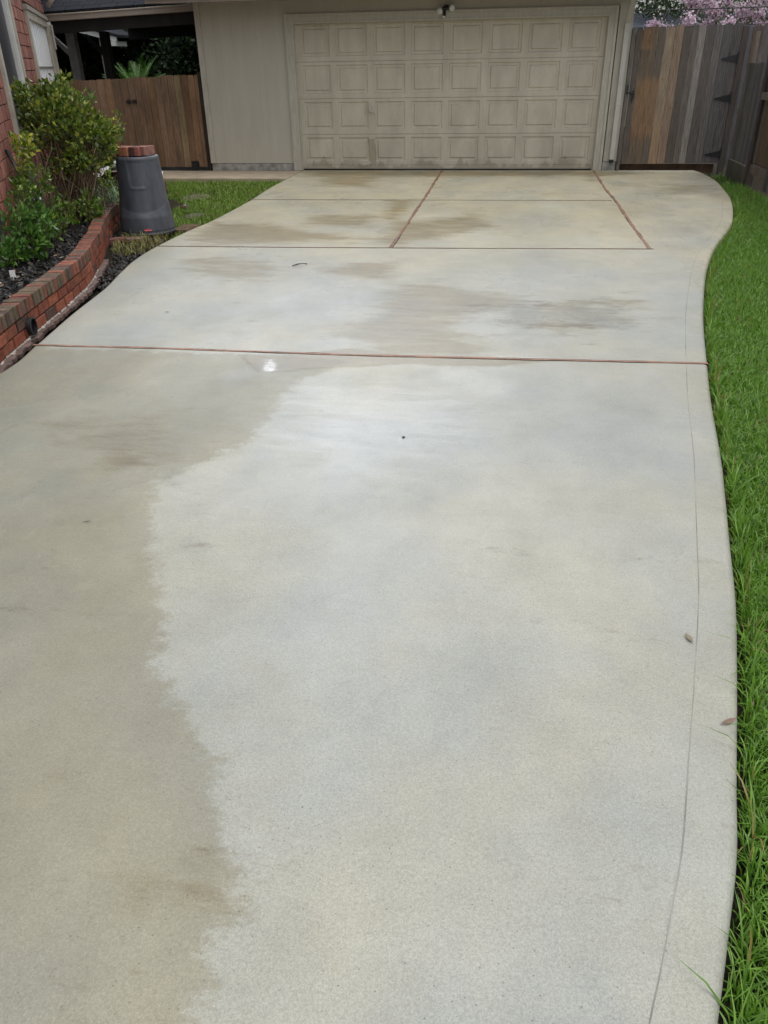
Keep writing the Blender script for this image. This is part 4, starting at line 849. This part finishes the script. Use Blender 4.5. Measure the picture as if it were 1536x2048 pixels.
# bent black garden stake light
gs = empty('garden_light', (-.62, -7.35, .19), 'black stake garden light leaning among the bushes at left', 'garden light')
mb = MB(); mb.tube([(-.60, -7.3, .17), (-.66, -7.28, .5), (-.78, -7.25, .72), (-.9, -7.2, .98)], .017, 10); mb.build('stake', M['black_metal'], gs, smooth=True)
mb = MB(); mb.lathe([(.001, .05), (.02, .05), (.045, .02), (.05, -.02), (.03, -.05), (.001, -.055)], 18, o=(-.58, -7.4, .58)); mb.build('lamp_cap', M['black_metal'], gs, smooth=True)
mb = MB(); mb.lathe([(.001, .02), (.016, .012), (.018, -.005), (.001, -.01)], 12, o=(-.545, -7.44, .605)); mb.build('reflector', M['chrome'], gs, smooth=True)
mb = MB(); mb.box(-.02, .02, -.002, .002, 0, .05, M=Matrix.Translation((-.19, -8.63, .22))@Matrix.Rotation(.5, 4, 'Z')); mb.box(-.003, .003, -.002, .001, -.05, 0, M=Matrix.Translation((-.19, -8.63, .22))); o = mb.build('plant_tag', M['white_paint']); tag(o, 'white plastic plant tag stuck in the mulch at left edge', 'plant tag')

# ------------------------------------------------------------ upside-down bin with bricks
bc = Vector((-.44, -5.55, -.02))
bi = empty('trash_bin', bc, 'dark grey plastic bin standing upside down with bricks on top', 'bin')
N = 96; prof = [(.001, .765), (.17, .768), (.19, .765), (.195, .775), (.212, .775), (.224, .766), (.228, .745), (.226, .73), (.232, .66), (.240, .55), (.248, .42), (.257, .30), (.262, .23), (.268, .20), (.275, .18), (.279, .12), (.284, .05), (.288, .02), (.296, .015), (.298, 0), (.29, -.0)]
Vb = []; Cb = []
P2 = []
for i in range(len(prof)-1):
    (r0_, z0_), (r1_, z1_) = prof[i], prof[i+1]; k = max(1, int(abs(z1_-z0_)/.012))
    P2 += [(r0_+(r1_-r0_)*j/k, z0_+(z1_-z0_)*j/k) for j in range(k)]
P2.append(prof[-1])
fa = math.atan2(-14.2-bc.y, 3.5-bc.x)   # embossed handles face this way
for r_b, z in P2:
    for k in range(N):
        a = 2*math.pi*k/N; rel = (a-fa+.15+math.pi) % (2*math.pi)-math.pi; rel2 = min(abs(rel), abs(abs(rel)-math.pi))
        zr = z+.05*math.cos(2*rel)*0; rr_ = r_b
        # step ring that dips in front
        zc = .245-.055*math.cos(rel2*1.6); 
        if .02 < z < .7: rr_ += .010*(1/(1+math.exp((z-zc)/.004)))+.009*math.exp(-((z-zc-.014)/.010)**2)
        # U-shaped embossed handle
        if z > .42 and z < .74:
            ww = .36+.10*(z-.45)/.3; 
            edge_ = min(abs(rel2-ww), 9); base_ = abs(z-.47)
            d_ = math.hypot(max(rel2-(ww-.12), 0)*.23-0, 0) if False else 0
            u = rel2*.235; hw_ = ww*.235
            q1 = abs(u-hw_) if z > .50 else math.hypot(max(u-(hw_-.03), 0), z-.50)-.03 if u > hw_-.03 else abs(z-.47)
            q1 = abs(q1); rr_ += .010*math.exp(-(q1/.007)**2)
            if u < hw_ and z > .47: rr_ -= .003
        Vb.append((bc.x+rr_*math.cos(a), bc.y+rr_*math.sin(a), z))
n_ = len(P2); Fb = [(i*N+k, (i+1)*N+k, (i+1)*N+(k+1) % N, i*N+(k+1) % N) for i in range(n_-1) for k in range(N)]
body = mesh_obj('body', Vb, Fb, M['bin'], bi, [(1, 1, 1)]*len(Vb), True)
# red badge, upside down lettering
ba = fa-.02; bd = Vector((math.cos(ba), math.sin(ba), 0)); bt = Vector((-bd.y, bd.x, 0)); bp = bc+bd*.2915; bp.z = .055
Mb = Matrix(((bt.x, 0, bd.x, bp.x), (bt.y, 0, bd.y, bp.y), (0, 1, .0, bp.z), (0, 0, 0, 1)))
mb = MB(); pl = [(-.042, 0), (-.036, .010), (-.012, .010), (-.008, .014), (.008, .014), (.012, .010), (.036, .010), (.042, 0), (.036, -.010), (-.036, -.010)]
n = len(pl); vs = [Mb@Vector((x, y, 0)) for x, y in pl]+[Mb@Vector((x, y, .006)) for x, y in pl]
mb.add(vs, [tuple(range(n, 2*n))]+[(i, (i+1) % n, (i+1) % n+n, i+n) for i in range(n)]); bad = mb.build('badge', M['red'], bi)
tc = bpy.data.curves.new('lettering', 'FONT'); tc.body = 'Rubbermaid'; tc.size = .014; tc.align_x = 'CENTER'; tc.align_y = 'CENTER'; tc.extrude = .0006
to = bpy.data.objects.new('lettering', tc); COL.objects.link(to); dg = bpy.context.evaluated_depsgraph_get(); tme = bpy.data.meshes.new_from_object(to.evaluated_get(dg)); bpy.data.objects.remove(to)
tme.transform(Mb@Matrix.Translation((0, 0, .0072))@Matrix.Rotation(math.pi, 4, 'Z')); tme.materials.clear(); tme.materials.append(M['whitep'])
to = bpy.data.objects.new('lettering', tme); COL.objects.link(to); to.parent = bad; to.matrix_parent_inverse = Matrix.Identity(4)
bad.matrix_parent_inverse = Matrix.Translation(-bi.location)
# bricks on the bin
ptxt = ['leftmost long side-on brick on the grey bin', 'second brick from the left on the grey bin, end on', 'third brick from the left on the grey bin, end on', 'middle darkest brick on the grey bin, end on', 'fifth brick from the left on the grey bin, end on', 'rightmost paler pinkish brick on top of the grey bin']
for i, (dx_, dy_, rz, c) in enumerate(((-.185, -.03, .12, (.17, .055, .045)), (-.124, -.075, .02, (.27, .09, .045)), (-.066, -.08, -.03, (.31, .11, .06)), (-.006, -.065, .02, (.06, .02, .018)), (.054, -.06, -.06, (.26, .09, .065)), (.116, -.02, -.2, (.23, .11, .085)))):
    mb = MB(); mb.box(-.026, .026, -.095, .095, 0, .088, c); o = mb.build('brick', M['brick'], bevel=.004); o.location = (bc.x+dx_, bc.y+dy_+.05, .776); o.rotation_euler = (0, 0, rz)
    tag(o, ptxt[i], 'brick', 'bricks stacked on the upturned bin')
# loose bricks and pavers
for (x, y, z, sx, sy, sz, rz, c, lb) in ((-.55, -6.12, -.03, .1, .05, .06, .5, (.15, .06, .05), 'loose dark red brick on the soil at the foot of the bin'), (-.42, -6.02, -.045, .11, .06, .06, .1, (.20, .13, .10), 'worn flat brick half buried in front of the bin')):
    mb = MB(); mb.box(-sx, sx, -sy, sy, 0, sz, c); o = mb.build('brick', M['brick'], bevel=.006); o.location = (x, y, z); o.rotation_euler = (.03, -.02, rz); tag(o, lb, 'brick')
mb = MB()
for i in range(2):
    for j in range(2): mb.box(-.25+i*.2, -.06+i*.2, -5.36+j*.2-.1*i, -5.18+j*.2-.1*i, -.08, -.022, (.9+.1*i, .6, .5))
mb2 = mb.build('brick_paver', M['paver'], bevel=.005); tag(mb2, 'patch of reddish brick pavers in the grass right of the bin', 'paver')
def stone(x, y, sx, sy, lb):
    mb = MB(); k = 18; r = random.Random(int(-y*10)); ring = [(x+sx*math.cos(6.283*i/k)*r.uniform(.8, 1.05), y+sy*math.sin(6.283*i/k)*r.uniform(.8, 1.05)) for i in range(k)]
    vs = [(a, b, -.07) for a, b in ring]+[(a, b, -.058) for a, b in ring]+[(x+(a-x)*.8, y+(b-y)*.8, -.046+r.uniform(-.004, .004)) for a, b in ring]+[(x, y, -.044)]
    fs = [(i, (i+1) % k, k+(i+1) % k, k+i) for i in range(k)]+[(k+i, k+(i+1) % k, 2*k+(i+1) % k, 2*k+i) for i in range(k)]+[(2*k+i, 2*k+(i+1) % k, 3*k) for i in range(k)]
    mb.add(vs, fs); o = mb.build('stepping_stone', M['paver']); tag(o, lb, 'stone', 'rough stones set flush in the left lawn')
stone(-.95, -2.65, .22, .32, 'larger farther rough stone set flush in the left lawn'); stone(-.41, -4.2, .13, .2, 'smaller nearer rough stone set flush in lawn beside the driveway')
mb = MB(); mb.tube([(-.80+.17, -4.05, .02), (-.55, -4.12, .03)], .022, 12); mb.tube([(-.55, -4.12, .03), (-.52, -4.13, .03)], .03, 12); mb.tube([(-.52, -4.08, .0), (-.52, -4.18, .09)], .007, 6); o = mb.build('hose_nozzle', M['chrome'], smooth=False); tag(o, 'small shiny metal hose fitting lying in grass beside the bin', 'hose fitting')
# crumpled white sheet
nx = 26; pg = []
for i in range(nx):
    for j in range(nx):
        u, v = i/(nx-1), j/(nx-1); x = -2.55+u*.95; y = -2.7+v*.55
        z = .29+.14*math.exp(-((u-.55)/.28)**2)*(1-.4*v)-.30*max(0, u-.72)-.25*max(0, .25-u)-.3*max(0, .2-v)
        z += .022*math.sin(17*u+6*math.sin(7*v))+.018*math.sin(23*v+5*math.sin(9*u))+random.gauss(0, .004); pg.append((x+.03*math.sin(11*v), y+.03*math.sin(13*u), z))
o = mesh_obj('plastic_sheet', pg, [(i*nx+j, (i+1)*nx+j, (i+1)*nx+j+1, i*nx+j+1) for i in range(nx-1) for j in range(nx-1)], M['plastic_sheet'], smooth=True); tag(o, 'crumpled white plastic sheet draped over the far end of garden wall', 'plastic sheet')
sm = o.modifiers.new('thickness', 'SOLIDIFY'); sm.thickness = .003
# fallen leaves, twig, specks on the driveway
def leafobj(x, y, ln, wd, rz, c, lb, curl=.3):
    vs = []
    for k in range(7):
        t = k/6; w2 = wd*math.sin(math.pi*min(max(t, .03), .97))*.5; z = .0045+curl*ln*(t-.5)**2; vs += [(ln*(t-.5), -w2, z+w2*.3), (ln*(t-.5), 0, z), (ln*(t-.5), w2, z+w2*.3)]
    mb = MB(); mb.add(vs, [(3*k+a, 3*k+3+a, 3*k+4+a, 3*k+1+a) for k in range(6) for a in (0, 1)], c); o = mb.build('fallen_leaf', M['dead_leaf'], smooth=True); o.location = (x, y, 0); o.rotation_euler = (0, 0, rz)
    tag(o, lb, 'leaf'); return o
leafobj(4.22, -12.53, .055, .016, .55, (.20, .12, .09), 'long brown dead leaf lying near the right rim of driveway')
leafobj(4.18, -12.17, .045, .018, 1.9, (.22, .18, .11), 'small tan dead leaf standing inside the tooled edge line')
mb = MB(); mb.tube([(1.625, -7.17, .008), (1.66, -7.13, .014), (1.70, -7.095, .016), (1.745, -7.09, .010)], [.004, .007, .003, .005], 7, (.05, .045, .035)); o = mb.build('twig', M['dead_leaf'], smooth=True); tag(o, 'short curved dark twig lying on the middle slab', 'twig')
leafobj(1.91, -11.71, .035, .007, .4, (.07, .05, .035), 'tiny dark brown leaf on the damp left part of driveway', .1)
leafobj(1.05, -8.72, .04, .014, .2, (.04, .03, .02), 'tiny dark leaf on the middle slab near the garden wall', .1)
mb = MB(); mb.lathe([(.001, .008), (.006, .006), (.008, .001)], 8, (.02, .02, .02), (3.09, -10.75, 0)); o = mb.build('pebble', M['dead_leaf'], smooth=True); tag(o, 'tiny black pebble alone in the middle of the near slab', 'pebble')
lp = [(a, b, c) for a, b, c in [(random.uniform(-.35, .2), random.uniform(-9.2, -7.2), random.choice([(.3, .24, .15), (.35, .3, .22), (.16, .09, .05)])) for _ in range(46)]]
mb = MB()
for a, b, c in lp:
    if seg_sd(np.array([a]), np.array([b]), bedpoly)[0] < -.05:
        an = random.uniform(0, 6.28); l_ = random.uniform(.012, .03); d = Vector((math.cos(an), math.sin(an), random.uniform(-.2, .4))); s = Vector((-d.y, d.x, .2)); p = Vector((a, b, .205)); mb.add([p-d*l_, p-s*l_*.4, p+d*l_, p+s*l_*.4], [(0, 1, 2, 3)], c)
o = mb.build('leaf_litter', M['dead_leaf']); tag(o, 'scattered pale dead leaf bits on the black mulch', 'leaf litter', kind='stuff')

# ------------------------------------------------------------ trees and background
def tree(name, label, x, y, h, cr, ch, nl, size, cols, cat='tree', trunk_r=.12, cz=None, blossom=None, squash=1, group=None):
    e = empty(name, (x, y, -.07), label, cat, group); mb = MB(); r = random.Random(int(x*100+y*10)); T = []
    cz = cz or h-ch; mb.tube([(x, y, -.1), (x+.05, y, cz*.5), (x, y+.05, cz)], [trunk_r, trunk_r*.8, trunk_r*.6], 8)
    for i in range(9):
        a = r.uniform(0, 6.28); el = r.uniform(-.1, 1.2); q = Vector((x+math.cos(a)*cr*.75*math.cos(el), y+math.sin(a)*cr*.75*math.cos(el), cz+ch*.7*math.sin(el))); mb.tube([(x, y+.05, cz*.85), ((x+q.x)/2, (y+q.y)/2, (cz+q.z)/2+.1), q], [trunk_r*.4, trunk_r*.25, trunk_r*.08], 5); T.append(q)
    mb.build('trunk', M['trunk'], e)
    nc = max(20, int(nl/60)); u = rng.normal(0, 1, (nc, 3)); u /= np.linalg.norm(u, axis=1)[:, None]; cc = np.array([x, y, cz])+u*np.array([cr, cr*squash, ch])*(rng.uniform(.25, 1, (nc, 1))**.5)
    k = nl//nc; rad = cr*.22; pts = np.repeat(cc, k, 0)+rng.normal(0, rad*.55, (nc*k, 3)); ds = (pts-np.array([x, y, cz]))/max(cr, ch)+np.array([0, 0, .1])
    leaves('crown', pts, ds, size, cols, M['far_leaf'], e, .55, jit=.8)
    if blossom:
        bc_, nb, bs_, zmin = blossom; top = cc[(u[:, 2] > -.35)]; top = top[rng.integers(0, len(top), nb)]; out = (top-np.array([x, y, cz])); top = top+out*.12
        pts = np.repeat(top, 60, 0)+rng.normal(0, .075, (nb*60, 3)); leaves('blossom', pts, rng.normal(0, 1, pts.shape), bs_, bc_, M['blossom'], e, .9)
    return e
DG = [(.012, .03, .010), (.018, .042, .014), (.008, .02, .008), (.03, .06, .02)]
tree('dense_tree', 'tall dark evergreen tree behind the breezeway nearest the garage wall', -3.2, 8.5, 5, 2.4, 2.2, 26000, .17, DG, cz=1.9)
tree('dense_tree', 'dark evergreen tree behind the white edged pavilion', -6.6, 10.0, 5, 2.7, 2.4, 26000, .18, DG, cz=1.9)
tree('dense_tree', 'dark leafy tree at the far left behind the house corner', -9.8, 8.0, 5.0, 2.4, 2.3, 20000, .17, DG, cz=1.9)
tree('dense_tree', 'dark tree filling the gap beside the garage corner', -3.2, 12.5, 6, 3.0, 2.6, 24000, .2, DG, cz=2.0)
tree('shade_bush', 'dark bushy shrub seen low behind the sago palm', -4.8, 7.6, 2.6, 1.7, 1.2, 14000, .12, DG, cz=1.1)
# sago palm
sp = empty('sago_palm', (-4.62, 4.2, 0), 'sago palm with stiff green feathery fronds above the left gate', 'palm')
mb = MB(); mb.tube([(-4.62, 4.2, -.05), (-4.62, 4.2, 1.0)], [.16, .13], 12); mb.build('trunk', M['trunk'], sp)
mb = MB(); pr = random.Random(2)
for i in range(30):
    a = 6.283*i/30+pr.uniform(-.1, .1); el = pr.uniform(.55, 1.35); ln = pr.uniform(.75, .95); p = Vector((-4.62, 4.2, 1.0)); d = Vector((math.cos(a)*math.cos(el), math.sin(a)*math.cos(el), math.sin(el))); P_ = []
    for k in range(14): P_.append(p.copy()); p = p+d*ln/13; d = (d+Vector((0, 0, -.055))).normalized()
    mb.tube(P_, .006, 4, (.10, .18, .03), caps=False)
    for k in range(2, 14):
        t = (P_[k]-P_[k-1]).normalized(); s = t.cross(Vector((0, 0, 1))).normalized(); l_ = .17*math.sin(math.pi*(.15+.8*k/14))
        for sg in (-1, 1):
            for sub in (0, .5):
                b0_ = P_[k]-t*sub*ln/13; tip = b0_+(s*sg*.8+t*.65+Vector((0, 0, .25))).normalized()*l_; mb.add([b0_-t*.006, b0_+t*.006, tip], [(0, 1, 2)], tuple(q*pr.uniform(.7, 1.3) for q in (.12, .28, .05)))
mb.build('fronds', M['leaf'], sp)
# neighbour house
nh = empty('neighbour_house', (7, 17, 0), 'neighbouring house with blue grey shingle roof beyond the right gate', 'house')
mb = MB(); Mq = Matrix.Translation((0, 10, 2.05))@Matrix.Rotation(R(9), 4, 'X'); mb.box(1.5, 12.6, 0, 4.0, 0, .05, M=Mq); mb.build('roof', M['shingle2'], nh)
mb = MB(); mb.box(2, 12, 10.4, 16, -.07, 2.1); mb.build('wall', M['siding'], nh)
PK = [(.70, .56, .62), (.76, .64, .69), (.62, .46, .54), (.80, .72, .75)]
tree('crape_myrtle', 'crape myrtle covered in pale pink blossom above the right gate', 8.0, 7.2, 3.2, 1.35, .85, 3600, .07, [(.05, .08, .03), (.07, .10, .05), (.09, .10, .07)], trunk_r=.05, cz=2.0, blossom=(PK, 190, .05, 0))
tree('leafy_tree', 'bright green leafy tree over the fence at the top right corner', 9.6, 3.6, 3.6, 1.0, .9, 5000, .1, [(.06, .15, .02), (.09, .2, .03), (.04, .1, .02)], trunk_r=.08, cz=2.45)
tree('shade_tree', 'grey green shade tree rising behind the pink crape myrtle', 8.6, 13.5, 7, 3.0, 2.0, 12000, .14, [(.05, .08, .035), (.07, .10, .05), (.04, .06, .03)], cz=4.0)
tree('backyard_tree', 'distant dark tree behind the neighbouring roof ridge', 4.0, 20, 8, 2.6, 2.2, 5000, .2, DG, cz=5.0)
for z0_, z1_, lb in ((2.265, 2.31, 'upper black overhead cable crossing in front of the pink blossom'), (2.02, 2.085, 'lower black overhead cable running just above the gate boards')):
    mb = MB(); P_ = [(5.0+i*.5, 1.5, z0_+(z1_-z0_)*i/9-.02*math.sin(math.pi*i/9)) for i in range(10)]; mb.tube(P_, .009 if z0_ > 2.1 else .007, 6); mb.tube([P_[-1], (14, 1.5, z1_+.1)], .008, 6); mb.tube([(4.0, 1.5, z0_), P_[0]], .008, 6); o = mb.build('overhead_cable', M['cable']); tag(o, lb, 'cable')
